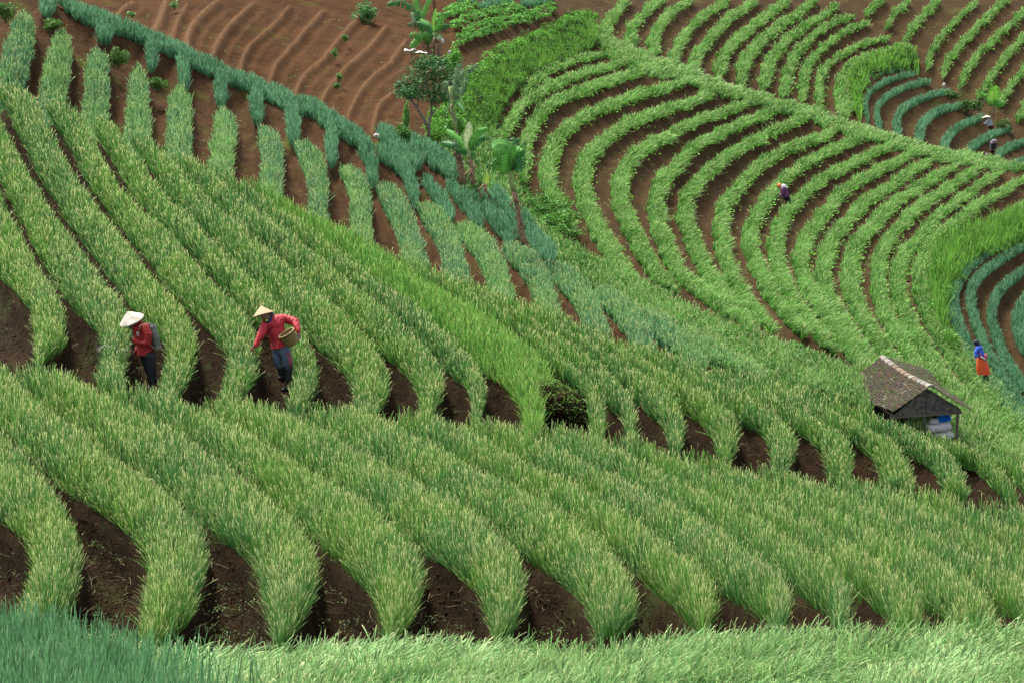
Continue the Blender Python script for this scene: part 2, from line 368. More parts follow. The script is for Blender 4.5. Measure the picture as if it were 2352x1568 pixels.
# ---- near hill (A) and farmers' hill (B): furrows as (x, y, horizontal width), crest to foot
FA = [
 [(-120,1110,10),(-20,1180,20),(20,1245,60),(10,1303,90),(-10,1363,100),(-30,1430,90),(-40,1490,90)],
 [(-60,920,8),(0,976,8),(52,1021,10),(87,1056,12),(150,1120,25),(225,1190,80),(255,1245,100),(260,1300,115),(245,1360,130),(215,1420,165),(210,1470,190)],
 [(21,826,8),(45,865,8),(104,920,8),(163,969,8),(208,1000,8),(280,1045,8),(350,1088,10),(430,1150,15),(485,1205,20),(512,1240,50),(530,1280,80),(528,1330,105),(525,1380,125),(510,1430,180),(490,1475,240)],
 [(200,885,8),(330,945,8),(450,1010,8),(580,1095,8),(650,1150,10),(705,1205,14),(750,1255,30),(768,1290,55),(785,1330,90),(785,1373,120),(775,1425,165),(765,1470,210)],
 [(420,920,8),(550,985,8),(700,1065,8),(850,1150,8),(925,1208,12),(985,1258,25),(1018,1300,60),(1030,1340,95),(1032,1390,120),(1020,1440,170),(1010,1480,200)],
 [(660,940,8),(800,1015,8),(950,1090,8),(1070,1155,8),(1150,1210,12),(1215,1270,25),(1250,1310,55),(1265,1350,95),(1270,1400,125),(1255,1450,175)],
 [(860,950,8),(1000,1020,8),(1150,1090,8),(1290,1165,8),(1400,1240,12),(1455,1300,22),(1495,1345,45),(1515,1385,75),(1515,1430,140)],
 [(1030,970,8),(1180,1040,8),(1350,1125,8),(1480,1205,8),(1590,1290,12),(1655,1340,25),(1690,1370,50),(1700,1400,80),(1700,1440,120)],
 [(1200,990,8),(1350,1060,8),(1500,1130,8),(1640,1205,8),(1760,1280,12),(1820,1335,22),(1850,1365,40),(1862,1395,65),(1862,1430,90)],
 [(1360,1000,8),(1550,1090,8),(1700,1170,8),(1800,1225,8),(1900,1295,10),(1955,1340,22),(1985,1370,40),(1995,1400,65),(1995,1430,80)],
 [(1520,1030,8),(1700,1120,8),(1900,1225,8),(2060,1320,10),(2115,1360,18),(2140,1385,30),(2155,1430,50)],
 [(1690,1070,8),(1870,1155,8),(2060,1245,8),(2210,1315,10),(2275,1360,16),(2310,1400,30),(2320,1440,40)],
 [(1850,1095,8),(2050,1190,8),(2230,1275,8),(2352,1340,10),(2420,1400,30)],
 [(2030,1120,8),(2230,1215,8),(2420,1330,10)],
 [(2200,1155,8),(2420,1260,8)],[(2400,1185,8),(2480,1210,8)]]
FB = [
 [(-90,520,10),(0,620,12),(10,665,50),(30,700,75),(25,740,90),(20,780,110),(20,840,130)],
 [(-60,290,14),(0,415,14),(21,462,16),(45,503,16),(69,556,16),(101,604,16),(135,655,16),(165,700,28),(187,740,66),(190,770,80),(165,805,120),(150,850,130)],
 [(-22,190,16),(-6,215,16),(8,246,20),(21,278,20),(49,330,20),(69,375,20),(104,427,20),(139,486,20),(180,541,20),(243,622,20),(278,670,20),(308,708,25),(335,755,60),(340,800,80),(330,850,75),(330,915,70)],
 [(92,222,14),(104,248,16),(120,280,20),(140,310,20),(160,350,22),(180,392,20),(215,437,20),(243,476,20),(278,521,20),(312,559,20),(347,608,20),(382,649,20),(420,690,22),(458,735,28),(478,775,48),(484,810,62),(478,850,75),(462,890,90),(450,925,95)],
 [(198,262,14),(208,285,16),(222,312,20),(243,347,20),(264,385,20),(288,427,18),(330,472,18),(385,520,18),(434,566,18),(469,605,18),(503,642,18),(548,694,18),(588,730,22),(618,765,50),(632,802,64),(630,847,76),(612,896,100),(595,935,110)],
 [(288,300,12),(300,320,14),(316,345,16),(333,368,18),(361,410,16),(410,465,14),(462,514,14),(507,566,14),(577,629,14),(629,677,16),(681,736,18),(730,790,26),(755,830,50),(768,860,70),(762,900,90),(750,945,110)],
 [(380,335,8),(400,362,12),(440,410,12),(490,460,10),(552,514,10),(608,559,10),(660,601,10),(729,653,10),(786,708,12),(845,765,14),(895,815,24),(918,850,40),(925,885,60),(920,925,90),(918,965,90)],
 [(450,358,8),(480,385,8),(520,420,8),(590,475,8),(660,525,8),(740,590,8),(820,655,10),(900,720,10),(970,780,12),(1020,830,16),(1042,860,35),(1048,900,60),(1040,945,80),(1040,985,90)],
 [(540,395,6),(600,445,6),(680,505,6),(740,550,6),(786,585,6),(856,635,6),(925,688,6),(1009,745,8),(1080,810,12),(1125,855,30),(1150,900,60),(1150,940,90),(1150,990,100)],
 [(630,430,4),(690,475,4),(740,508,4),(786,531,4),(856,562,4),(925,601,4),(995,646,4),(1082,701,4),(1168,750,4),(1266,826,6),(1300,880,70),(1300,920,90),(1300,990,100)],
 [(855,550,3),(1000,625,3),(1150,720,4),(1300,825,5),(1370,890,12),(1405,935,30),(1415,980,40),(1415,1020,50)],
 [(1000,610,3),(1150,690,4),(1320,795,5),(1420,870,12),(1475,930,35),(1495,970,60),(1495,1020,75)],
 [(1150,660,3),(1300,750,4),(1450,845,5),(1550,910,14),(1590,950,35),(1605,990,60),(1605,1040,80)],
 [(1290,715,3),(1430,795,4),(1560,870,5),(1660,930,14),(1715,965,35),(1730,1000,60),(1725,1060,90)],
 [(1410,765,3),(1550,840,4),(1690,905,6),(1790,950,12),(1840,985,35),(1858,1010,45),(1855,1080,90)],
 [(1530,800,3),(1660,865,4),(1790,925,5),(1880,965,12),(1950,1000,30),(1985,1040,40),(1990,1100,70)],
 [(1650,838,3),(1780,893,4),(1900,940,6),(1990,975,12),(2050,1010,25),(2110,1050,40),(2140,1120,60)],
 [(1800,870,3),(1920,925,4),(2050,978,6),(2150,1015,12),(2220,1055,40),(2270,1130,80)],
 [(1960,928,3),(2080,985,4),(2200,1030,6),(2290,1065,20),(2370,1150,40)],
 [(2110,995,3),(2230,1035,4),(2352,1080,8),(2440,1150,20)],
 [(2300,1055,3),(2440,1090,4)]]
for k, f in enumerate(FB):
    if k >= 6: f[0] = (f[0][0], f[0][1]+14, f[0][2]); f[1] = (f[1][0], f[1][1]+6, f[1][2])
for f in FA:
    k_w = 1.22 if f[-1][0] < 1500 else 1.32
    for i, p in enumerate(f): f[i] = (p[0], p[1]-(6 if p[2] > 18 else 0), p[2]*(k_w if p[2] > 18 else 1))
def furrow_rows(FR, n=80):
    rows = []; R = [resample(f, n) for f in FR]
    for a, b in zip(R[:-1], R[1:]):
        w_ = Row(np.c_[a[:, 0]+a[:, 2]/2, a[:, 1]], np.c_[b[:, 0]-b[:, 2]/2, b[:, 1]]); w_.e = (np.clip((a[:, 2]-7)/22, 0, 1), np.clip((b[:, 2]-7)/22, 0, 1)); rows.append(w_)
    return rows
rowsA = furrow_rows(FA); rowsB = furrow_rows(FB)
crestA = curve([(-300,790),(0,815),(60,812),(130,835),(190,862),(290,880),(400,908),(520,930),(700,930),(850,940),(1000,960),(1170,985),(1280,975),(1400,1000),(1550,1030),(1700,1065),(1850,1085),(2000,1105),(2176,1140),(2352,1170),(2700,1230)])
crestB = curve([(-300,150),(-20,196),(40,215),(95,230),(150,248),(198,268),(245,288),(290,308),(340,325),(380,342),(450,365),(560,390),(610,408),(650,435),(700,475),(760,508),(855,540),(970,588),(1099,637),(1203,668),(1307,717),(1377,748),(1481,783),(1573,807),(1704,838),(1843,878),(1982,932),(2097,985),(2173,1010),(2352,1062),(2700,1130)])

QUAL = 1.0
hA, hB = 0.37, 0.38
mA = newmask(); [splat(mA, r) for r in rowsA]; mA = 0.45*blur(mA, 2)+0.55*blur(mA, 8)
mB = newmask(); [splat(mB, r) for r in rowsB]; mB = 0.45*blur(mB, 2)+0.55*blur(mB, 6)
ground('hillside', SA, np.arange(-220, 2580, 7.0), lambda x: crestA(x)+26, lambda x: 0*x+1640, 110, hA*0.5, hA*0.5+0.75, mA, M['soil_near'], back=[(0.8,0.25),(2.2,1.1),(4,2.6),(8,5)])
ground('hillside', SB, np.arange(-220, 2580, 6.0), lambda x: crestB(x)+16, lambda x: crestA(x)+90, 110, hB*0.5, hB*0.5+0.72, mB, M['soil_near'], back=[(0.8,0.3),(2.5,1.3),(5,3),(9,6)])
for i, r in enumerate(rowsA):
    k = len(rowsA)
    build_row('scallion_row', r, SA, hA, 0.13*QUAL, 'near', 0.0130, f'{ORD[i+1]} green onion row from the left on the nearest hillside', 'onion rows on the nearest hillside', lean=0.15, dome=0.45, curl=0.12, edge=20, crown=0.13)
names7 = 8
for i, r in enumerate(rowsB):
    lab = f'{ORD[i+1]} green onion row from the left on the hillside where the red-jacketed farmers work'
    if i == names7: lab = 'bright lime-green onion row ending at the mossy earth mound'
    build_row('scallion_row', r, SB, hB*(1.1 if i == names7 else 1), 0.19*QUAL, 'lime' if i == names7 else 'mid', 0.0150, lab, 'onion rows on the farmers\' hillside', lean=0.15, dome=0.45, curl=0.12, edge=14, crown=0.12)

# ---- back slope (C): rows hanging down the slope, centre + width
RC = ["TL 165 100 130 140 250 155 100 400 175 60 560 175 40 640 170","TL 410 215 120 400 330 145 370 480 165 340 690 165","TL 640 320 115 640 450 145 640 600 155 620 800 165",
"TL 905 450 105 915 600 130 915 750 150 905 930 165","TL 1185 590 140 1190 700 145 1185 850 150 1180 1030 155","TL 1475 715 130 1490 850 140 1470 960 150 1460 1100 140",
"TL 1710 860 80 1780 920 140 1800 1050 140 1790 1220 140","TL 1960 960 80 2050 1030 140 2100 1180 130 2100 1390 120",
"TM -20 1110 70 80 1170 130 115 1300 130 120 1420 130 130 1600 140","TM 230 1240 80 320 1290 140 390 1420 150 MM 430 40 150 470 190 150",
"TM 500 1370 80 600 1420 140 680 1540 150 MM 700 100 140 750 290 150","TM 760 1500 80 MM 880 80 150 980 220 150 1030 370 150",
"MM 1060 150 70 1190 210 140 1300 350 150 1350 510 140","MM 1370 290 80 1490 350 140 1600 480 150 1660 620 140","MM 1670 440 80 1800 500 140 1900 620 140 1960 730 130","MM 1950 570 80 2080 650 140 2180 740 130 2280 830 110","MR -30 720 80 100 780 110 250 850 100 400 930 80"]
RT = ["TL 310 -60 100 320 0 110 300 70 90","TL 690 120 130 695 180 120 690 255 90","TL 1000 250 75 1005 340 85 1005 440 60","TL 1200 340 80 1215 450 85 1220 560 65","TL 1460 470 90 1460 580 85 1460 680 70",
"TL 1690 600 95 1700 690 90 1700 790 70","TL 1930 700 95 1940 820 95 1940 920 75","TL 2190 800 85 2195 930 85 2190 1070 60","TM 120 930 90 190 1060 85 200 1210 60",
"TM 230 980 90 400 1090 95 455 1210 85 480 1340 70","TM 540 1170 70 640 1290 85 700 1400 85 725 1450 60","TM 690 1190 70 800 1310 85 880 1420 85 920 1500 60",
"TM 820 1220 80 900 1290 90 990 1410 95 1080 1510 95 MM 1110 110 90","TM 990 1220 90 1060 1330 90 1140 1450 85 1170 1540 60","TM 1190 1400 60 1240 1500 80 MM 1290 90 110 1400 210 110"]
RIDGE = ["TL 380 -20 70 520 60 80 650 110 95 760 150 75 900 200 75 1010 250 75 1150 310 75 1280 380 80 1400 430 80 1500 480 80 1640 530 85 1750 590 80 1850 620 90 1950 680 85 2050 690 90 2150 760 85 TM 0 830 95 110 900 95 200 990 90",
"TM 230 850 90 330 900 110 430 1000 100 520 1080 90","TM 440 900 70 540 960 100 660 1060 110 760 1130 90"]
def longer(p, dy=55):
    v = p[-1]-p[-2]; v = v/max(1e-6, np.hypot(v[0], v[1])); return np.vstack([p, [p[-1, 0]+v[0]*dy, p[-1, 1]+abs(v[1])*dy, p[-1, 2]]])
rowsC = [Row.centre(longer(parse(s)*[1, 1, 1.16])) for s in RC]; rowsT = [Row.centre(parse(s)*[1, 1, 1.15]) for s in RT]; rowsR = [Row.centre(parse(s)*[1, 1, 1.28], 160) for s in RIDGE]
for i, r in enumerate(rowsC+rowsT+rowsR): clump_row(r, 2.0, i+3)
_r = (rowsR[0].L+rowsR[0].R)/2
mC = newmask(); [splat(mC, r) for r in rowsC+rowsT+rowsR]; mC = blur(mC, 2)
crestC = curve([(-300,-260),(60,-80)]+[(x, y-3) for x, y in _r[::8] if x < 850]+[(860,298),(940,318),(1010,330),(1060,375),(1130,440),(1200,510),(1260,570),(1350,640),(1480,730),(1600,800),(1700,850),(2500,1100)])
ground('hillside', SC, np.arange(-220, 1760, 5.0), lambda x: crestC(x)+4, lambda x: crestB(x)+60, 110, 0.2, 0.62, mC, M['soil_mid'], back=[(1,0.5),(3,2),(6,4),(12,9)])
for i, r in enumerate(rowsC):
    build_row('scallion_row', r, SC, 0.36, 0.26*QUAL, 'back', 0.014, f'{ORD[i+1]} yellow-green onion row from the left on the slope behind the farmers\' hill', 'onion rows on the back slope', lean=0.14, dome=0.3, curl=0.2)
for i, r in enumerate(rowsT):
    build_row('scallion_row', r, SC, 0.36, 0.26*QUAL, 'teal', 0.014, f'{ORD[i+1]} short blue-green onion row from the left below the ridge', 'blue-green onion rows under the ridge', lean=0.14, dome=0.3, curl=0.2)
lr = ['long blue-green onion row along the ridge below the ploughed field','blue-green onion row below the tree, at the right end of the ridge','blue-green onion row just left of the banana stems']
for i, r in enumerate(rowsR):
    build_row('scallion_row', r, SC, 0.36, 0.28*QUAL, 'teal', 0.014, lr[i], None, lean=0.15, dome=0.3, curl=0.2)

# ---- far terraces (E), upper terraces (F), blue-green terraces (G, H), far field (K), bean rows (N)
RE = ["TM 1740 350 40 1550 385 50 1400 440 55 1270 520 60 1180 600 60","TM 1880 400 60 1700 440 65 1500 510 70 1330 580 80 1200 660 80 1110 760 80 1050 860 80 960 960 100",
"TM 2060 420 70 1900 480 80 1720 540 80 1580 590 90 1430 640 90 1310 730 90 1240 830 90 1195 920 80 1180 1050 90 1190 1200 90",
"TM 2265 520 80 2100 580 80 1950 610 85 1800 670 85 1650 730 85 1530 800 90 1430 880 100 1370 990 110 1335 1100 110 1350 1220 110 1410 1330 110 1480 1450 100 MM 1540 50 90",
"TR 280 570 80 150 620 80 0 680 80 TM 2150 700 85 2000 760 90 1850 820 95 1740 900 100 1650 980 110 1590 1070 115 1570 1180 120 1590 1300 120 1640 1420 120 1700 1550 120 MM 1780 180 120 1850 300 110 1950 400 100",
"TR 470 640 80 300 720 80 150 760 80 0 830 80 TM 2150 880 95 2030 940 100 1920 1020 105 1850 1110 110 1820 1220 115 1830 1330 120 1870 1450 120 MM 1920 60 115 1990 200 110 2080 330 100 2200 440 100",
"TR 690 690 80 560 740 80 400 800 80 200 890 90 60 960 90 TM 2200 1080 105 2120 1150 110 2070 1250 110 2060 1370 115 2080 1500 115 MM 2120 120 110 2180 250 110 2250 350 100 MR 150 450 100 300 600 80",
"TR 860 750 80 700 810 80 520 900 85 330 990 90 200 1090 95 90 1180 100 20 1290 105 0 1400 110 MR 20 0 110 50 80 110 90 180 110 150 300 110 230 420 100 350 560 90 480 700 80",
"TR 1050 830 75 900 900 80 720 960 80 540 1060 85 420 1160 90 330 1260 95 260 1360 100 235 1480 105 MR 240 40 110 255 160 110 300 290 100 370 430 100 470 560 90 600 700 80",
"TR 1240 870 75 1100 930 80 920 1010 80 780 1090 80 650 1190 85 570 1280 90 500 1380 95 450 1480 100 MR 430 60 105 445 180 105 500 300 105 560 430 100 660 560 90 800 730 80",
"TR 1420 930 75 1280 990 80 1080 1090 80 900 1190 85 780 1290 90 680 1400 95 620 1500 100 MR 610 60 105 605 170 105 630 300 105 690 440 105 770 560 100 880 700 90 1000 830 80",
"TR 1560 980 75 1400 1060 80 1200 1160 85 1050 1260 90 960 1370 95 880 1470 95 MR 810 80 105 770 180 105 775 290 105 815 400 105 890 520 105 980 660 100 1110 830 90 1210 970 80",
"TR 1680 1030 80 1520 1110 85 1350 1230 90 1200 1330 90 1100 1430 90 MR 1020 40 95 955 140 100 925 250 105 925 370 105 965 500 110 1050 640 110 1160 800 100 1280 950 80 1350 1050 70",
"TR 1830 1060 80 1680 1150 85 1480 1270 90 1340 1380 95 1250 1480 100 MR 1180 70 105 1130 160 110 1100 270 115 1100 400 120 1145 530 115 1230 680 110 1350 850 100 1440 960 80",
"TR 2000 1080 75 1850 1160 80 1700 1260 85 1540 1370 90 1440 1480 90 MR 1390 40 85 1340 120 90 1300 220 95 1285 340 100 1295 470 105 1345 600 105 1430 750 100 1530 900 90 1600 980 70",
"TR 2120 1120 75 1980 1190 70 1850 1290 75 1700 1400 75 MR 1570 70 85 1495 150 90 1435 240 95 1415 360 100 1430 500 105 1475 600 105 1550 740 105 1650 890 100 1760 1010 90",
"TR 2290 1150 80 2100 1250 80 1950 1340 80 1830 1430 80 MR 1710 40 90 1640 120 100 1590 220 110 1570 340 120 1590 480 120 1650 620 130 1740 760 140 1850 900 170 1960 1040 190 2080 1180 200 2200 1320 200 2320 1420 200",
"TR 2290 1330 60 2130 1400 60 2000 1480 60 MR 1900 50 55"]
RF = ["TM 1740 240 100 1740 150 80 1800 70 75 1880 -20 75","TM 1900 300 110 1900 190 80 1960 100 75 2080 0 70 2120 -40 60","TM 2060 360 110 2040 250 85 2090 150 80 2180 60 75 TR 60 -20 60","TM 2170 400 90 2200 300 80 2270 200 70 TR 110 110 70 200 50 70 320 -20 60",
"TR 60 450 100 95 340 85 180 240 80 260 150 80 380 60 75 500 -20 70","TR 230 510 110 260 360 90 340 270 85 440 180 85 560 90 80 710 -20 70","TR 380 560 110 400 410 95 490 290 85 600 190 85 720 110 75 890 -10 65","TR 530 590 100 560 440 95 620 330 85 720 230 75 870 130 65 1040 20 50",
"TR 660 640 90 690 480 85 740 360 75 830 260 65 960 160 55 1140 90 55","TR 790 660 80 800 510 75 850 390 65 960 280 55 1100 190 50 1240 140 50","TR 910 710 70 900 570 65 930 450 55 1050 355 50 1200 280 50 1370 240 45","TR 1080 770 140 1050 640 120 1055 510 105 1120 415 75 1280 350 65 1450 300 60 1520 310 40"]
RG = ["TR 1170 620 35 1200 545 35 1300 500 35 1460 465 35","TR 1235 810 45 1215 700 45 1235 620 45 1320 555 45 1430 510 45 1560 478 40","TR 1320 860 60 1290 740 55 1330 660 55 1430 595 50 1540 555 45 1650 535 35","TR 1440 900 80 1420 800 75 1465 715 65 1570 655 55 1680 615 50 1780 600 35",
"TR 1580 950 90 1575 850 85 1630 775 75 1740 715 60 1900 685 45","TR 1730 980 90 1770 890 75 1850 825 60 1950 785 50 1995 765 35","TR 1900 990 80 1980 925 65 2080 875 50 2180 850 35","TR 2080 1030 70 2160 975 60 2290 925 50","TR 2190 1080 60 2310 1040 60"]
RH = ["MR 2110 165 45 1960 245 65 1860 330 80 1800 450 90 1810 600 100 1860 750 105 1930 900 110 2050 1060 110 2180 1210 100 2290 1320 100","MR 2320 120 60 2150 210 65 2030 290 75 1940 380 80 1910 480 80 1930 600 80 1980 740 80 2060 900 80 2170 1080 80 2290 1240 80",
"MR 2320 260 70 2160 380 75 2080 470 80 2050 600 80 2090 760 85 2170 930 90 2300 1120 90","MR 2330 440 110 2235 580 110 2240 720 110 2310 860 100"]
RK = ["TR 1210 85 60 1300 10 60 1340 -30 50","TR 1340 185 35 1400 90 50 1500 0 50","TR 1465 265 55 1520 180 60 1600 90 60 1700 -10 60","TR 1620 450 45 1640 350 50 1700 250 50 1800 140 50 1960 -10 50","TR 1715 500 45 1770 380 60 1870 260 60 1980 140 60 2150 -20 60","TR 1830 575 45 1900 430 60 2000 310 60 2130 190 60 2300 30 60",
"TR 1950 640 45 2040 510 60 2120 390 60 2300 190 60","TR 2090 690 55 2150 590 60 2300 400 60","TR 2215 790 60 2300 640 70"]
SPN = ["TM 1650 170 90 1720 260 110 1850 350 120 1990 410 120 2120 450 110 TR 0 470 100 150 540 90 330 600 80 480 640 75 620 690 75 850 740 80 1000 810 80 1200 860 70 1350 910 70 1500 960 70 1700 1010 75 1900 1040 75 2100 1080 70 2300 1110 70"]
RN = ["TM 610 140 55 700 90 60 800 50 60 900 30 50","TM 730 170 50 830 120 60 960 80 60 1100 60 60 1200 55 50","TM 740 305 40 850 215 70 1000 165 80 1150 120 80 1300 80 80 1420 40 70"]
RP = ["TM 760 0 40 890 -5 45","TM 900 40 50 1000 15 55 1130 -10 50","TM 1180 25 50 1290 5 50 1400 -20 50"]
rowsE, rowsF, rowsG, rowsH, rowsK, rowsN, rowsP = [[Row.centre(parse(s)*[1, 1, 0.95 if q is RN else 1.0], 100) for s in q] for q in (RE, RF, RG, RH, RK, RN, RP)]
for r in rowsE:
    c_ = (r.L+r.R)/2; g_ = 0.98+0.10/(1+np.exp(-(c_[:, 1:]-470)/50)); r.L = c_+(r.L-c_)*g_; r.R = c_+(r.R-c_)*g_
for q_ in (rowsE, rowsF, rowsK):
    for i, r in enumerate(q_): clump_row(r, 3.2, i+7)
spine = clump_row(Row.centre(parse(SPN[0])*[1, 1, 1.3], 160), 5, 3)
# ridges between the furrows of the ploughed field
RD = ["TL 1110 -20 40 1060 130 45 1005 210 40","TL 1460 -20 30 1320 100 40 1260 200 40 1240 320 35","TL 1690 -10 25 1560 120 30 1470 230 35 1400 390 30","TL 1930 0 16 1830 130 16 1680 260 18 1610 370 18 1600 470 16",
"TL 2160 30 16 2050 150 16 1960 260 18 1850 380 18 1800 480 18 1780 570 16","TM 140 70 16 20 190 16 TL 2150 360 18 2030 460 18 1970 560 18 1955 660 16","TM 310 130 16 200 270 18 90 370 18 0 460 18 TL 2150 600 18 2130 720 16","TM 430 230 16 340 370 18 180 510 18 100 620 18 50 720 18 50 800 16","TM 370 560 16 260 660 18 220 760 18 210 850 16","TL 900 -20 20 800 60 24 760 130 20","TL 1250 -20 10 1180 120 12 1150 230 10"]
rowsD = [Row.centre(parse(s), 60) for s in RD]
mE = newmask(); [splat(mE, r) for r in rowsE+rowsF+rowsG+rowsH+rowsK+rowsN+rowsP+[spine]]; mE = blur(mE, 1.5)
mD = newmask(); [splat(mD, r) for r in rowsD]; [splat(mD, Row(r.L+[d, 6], r.R*0.3+r.L*0.7+[d, 6]), v) for r in rowsD for d, v in ((24, 0.32), (-22, 0.2))]; mD = blur(mD, 1.2)
def polyrow(top, bot, n=60):
    return Row(resample(np.c_[np.array(top, float), np.zeros(len(top))], n)[:, :2], resample(np.c_[np.array(bot, float), np.zeros(len(bot))], n)[:, :2])
bankA = polyrow([(1362,30),(1310,35),(1270,62),(1200,92),(1150,118),(1110,145),(1075,170),(1062,210),(1035,245),(1005,265),(990,300)],[(1365,85),(1325,115),(1240,145),(1195,175),(1160,215),(1140,250),(1130,290),(1130,320),(1125,345),(1110,380),(1080,400)])
bankF = polyrow([(1935,170),(1960,155),(2010,135),(2060,118),(2090,120),(2108,150)],[(1970,190),(1975,215),(2000,185),(2060,165),(2095,158),(2112,165)])
bankF2 = polyrow([(1940,165),(1950,180),(1958,210),(1970,260)],[(1965,200),(1972,215),(1975,240),(1978,285)])
bankH = polyrow([(2400,480),(2330,500),(2260,520),(2200,545),(2155,580),(2140,640),(2150,720),(2180,790)],[(2400,540),(2340,560),(2290,580),(2230,600),(2195,640),(2170,690),(2172,760),(2195,815)])
def upE(X, Y):
    b = look(mBank, X.ravel(), Y.ravel()).reshape(X.shape)
    dd = look(mD, X.ravel(), Y.ravel()).reshape(X.shape)
    return 0.35*b+0.30*dd+0.05*np.abs(lump(np.c_[X.ravel()/45, Y.ravel()/30, 0*X.ravel()], 0.35, 66)).reshape(X.shape)*(X < 1100)
def soilE(X, Y):
    dd = np.clip(look(mD, X.ravel(), Y.ravel()).reshape(X.shape)*1.3, 0, 1)
    f = 1/(1+np.exp(-(1120-X-0.5*Y)/25)); return np.stack([dd*f, f], -1)
mBank = newmask(); [splat(mBank, r) for r in (bankA, bankF, bankF2, bankH)]; mBank = blur(mBank, 5)
ground('hillside', SE, np.arange(-120, 2600, 5.0), lambda x: 0*x-200, lambda x: np.maximum(np.where(x < 1000, 330+(x-0)*0, crestB(x)+90), 330), 280, 0.16, 0.40, mE, M['soil_far'], extra=upE, soilattr=soilE)

SW = (0.85, -0.5)
for i, r in enumerate(rowsE):
    build_row('scallion_row', r, SE, 0.34, 0.30*QUAL, 'terrace', 0.015, f'{ORD[i+1]} curved green onion row from the left on the large terraced bowl', 'curved onion rows of the terraced bowl', lean=0.2, sweep=SW, sweepk=0.75, weeds=0.3, wside=-1, dome=0.25, curl=0.3)
for i, r in enumerate(rowsF):
    build_row('scallion_row', r, SE, 0.34, 0.30*QUAL, 'terrace', 0.015, f'{ORD[i+1]} curved green onion row from the left above the diagonal green strip', 'curved onion rows above the diagonal strip', lean=0.2, sweep=SW, sweepk=0.65, weeds=0.26, dome=0.25, curl=0.3)
for i, r in enumerate(rowsG):
    build_row('scallion_row', r, SE, 0.30, 0.30*QUAL, 'teal', 0.015, f'{ORD[i+1]} blue-green onion row from the left on the small upper right terraces', 'blue-green onion rows on the upper right terraces', lean=0.14, dome=0.25)
for i, r in enumerate(rowsH):
    build_row('scallion_row', r, SE, 0.32, 0.30*QUAL, 'teal', 0.015, f'{ORD[i+1]} blue-green onion row from the left in the field with the orange-skirted woman', 'blue-green onion rows at the right edge', lean=0.14, dome=0.25)
for i, r in enumerate(rowsK):
    build_row('scallion_row', r, SE, 0.32, 0.28*QUAL, 'terrace', 0.015, f'{ORD[i+1]} straight green onion row from the left in the far top right field', 'straight onion rows in the top right field', lean=0.25, sweep=SW, sweepk=0.3, weeds=0.2, dome=0.25)
for i, r in enumerate(rowsP):
    build_row('scallion_row', r, SE, 0.34, 0.3, 'teal', 0.015, f'{ORD[i+1]} short blue-green onion row from the left at the top edge behind the bean rows', 'blue-green onion rows behind the beans', lean=0.14)
build_row('scallion_row', spine, SE, 0.36, 0.34*QUAL, 'terrace', 0.015, 'long pale green diagonal onion strip crossing all the terraces', None, lean=0.3, sweep=(1, -.1), sweepk=0.6, dome=0.2, curl=0.3)

def bush(rows_or_pts, surf, name, label, cat, group=None, kind=None, dens=0.16, h=0.5, size=0.12, col=(0.07,0.20,0.035), grassfrac=0.0, var=0.5, gk='grass', drop=0.0, gw=0.018, mat='broad', clump=0.3, per=90):
    row = rows_or_pts; N = int(row.area().sum()*dens)+20
    nc = max(6, N//per); xy, q, tan, acr, tt = row.sample(nc); Cc = surf.P(xy[:, 0], xy[:, 1]); Cc[:, 2] += h*0.25*rs.randn(nc)-drop-0.1*h
    ci = rs.randint(0, nc, N); u = rs.randn(N, 3); u[:, 2] = np.abs(u[:, 2])*1.1-0.25; u[:, 1] -= 0.3; u /= np.linalg.norm(u, axis=1)[:, None]
    rad = clump*(0.6+0.7*rs.rand(nc))[ci]; P = Cc[ci]+u*(rad*(0.65+0.35*rs.rand(N)))[:, None]*[1, 1, 0.8]
    L1 = (0.6*lump(P, 0.6, 33)+0.5*rs.randn(nc)[ci])[:, None]; c = np.array(col)*np.clip(1+var*L1*0.6, 0.35, 2)*[1, 1, 1]*(0.6+0.8*rs.rand(N, 1))
    gs = [leaf_geo(P, size*(0.6+0.8*rs.rand(N)), c)]
    if grassfrac > 0:
        n = int(N*grassfrac); xy, q, tan, acr, tt = row.sample(n); R = surf.P(xy[:, 0], xy[:, 1]); R[:, 2] -= h*0.4+drop; T = R+np.c_[rs.randn(n, 2)*h*0.3, h*(0.7+0.7*rs.rand(n))]
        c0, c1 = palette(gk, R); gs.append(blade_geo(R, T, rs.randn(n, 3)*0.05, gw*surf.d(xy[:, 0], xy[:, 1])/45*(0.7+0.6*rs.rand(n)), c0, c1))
    V, Lp, St, K = join(gs); o = big_mesh(name, V, Lp, St, K, M[mat]); tag(o, label, cat, group, kind); return o
ln = ['short leafy bean row highest up by the banana plants','leafy bean row in the middle, between two others','longest and broadest leafy bean row above the green bank']
for i, r in enumerate(rowsN): bush(r, SE, 'bean_row', ln[i], 'crop row', 'leafy bean rows', dens=0.9, h=0.2, size=0.11, col=(0.10,0.27,0.045), clump=0.17, per=28)
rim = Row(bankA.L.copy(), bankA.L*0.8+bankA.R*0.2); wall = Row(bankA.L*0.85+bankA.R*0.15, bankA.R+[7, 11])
bush(wall, SE, 'bank_vegetation', 'dark grassy face of the steep bank beside the tree', 'vegetation', kind='stuff', dens=1.0, h=0.3, size=0.085, col=(0.040,0.110,0.012), clump=0.26, grassfrac=0.25, gw=0.010, var=1.3)  # shade of the steep face is painted in as a darker leaf colour
bush(rim, SE, 'bank_vegetation', 'bright leafy bushes along the top edge of the steep bank', 'vegetation', kind='stuff', dens=2.0, h=0.3, size=0.085, col=(0.070,0.20,0.020), clump=0.34, var=1.0)  # lit top edge of the bank is painted in with lighter leaves
bush(bankF, SE, 'bank_vegetation', 'dark green overgrown bank above the small blue-green terraces', 'vegetation', kind='stuff', dens=0.9, h=0.6, size=0.10, col=(0.05,0.13,0.018), grassfrac=0.1, var=1.0)
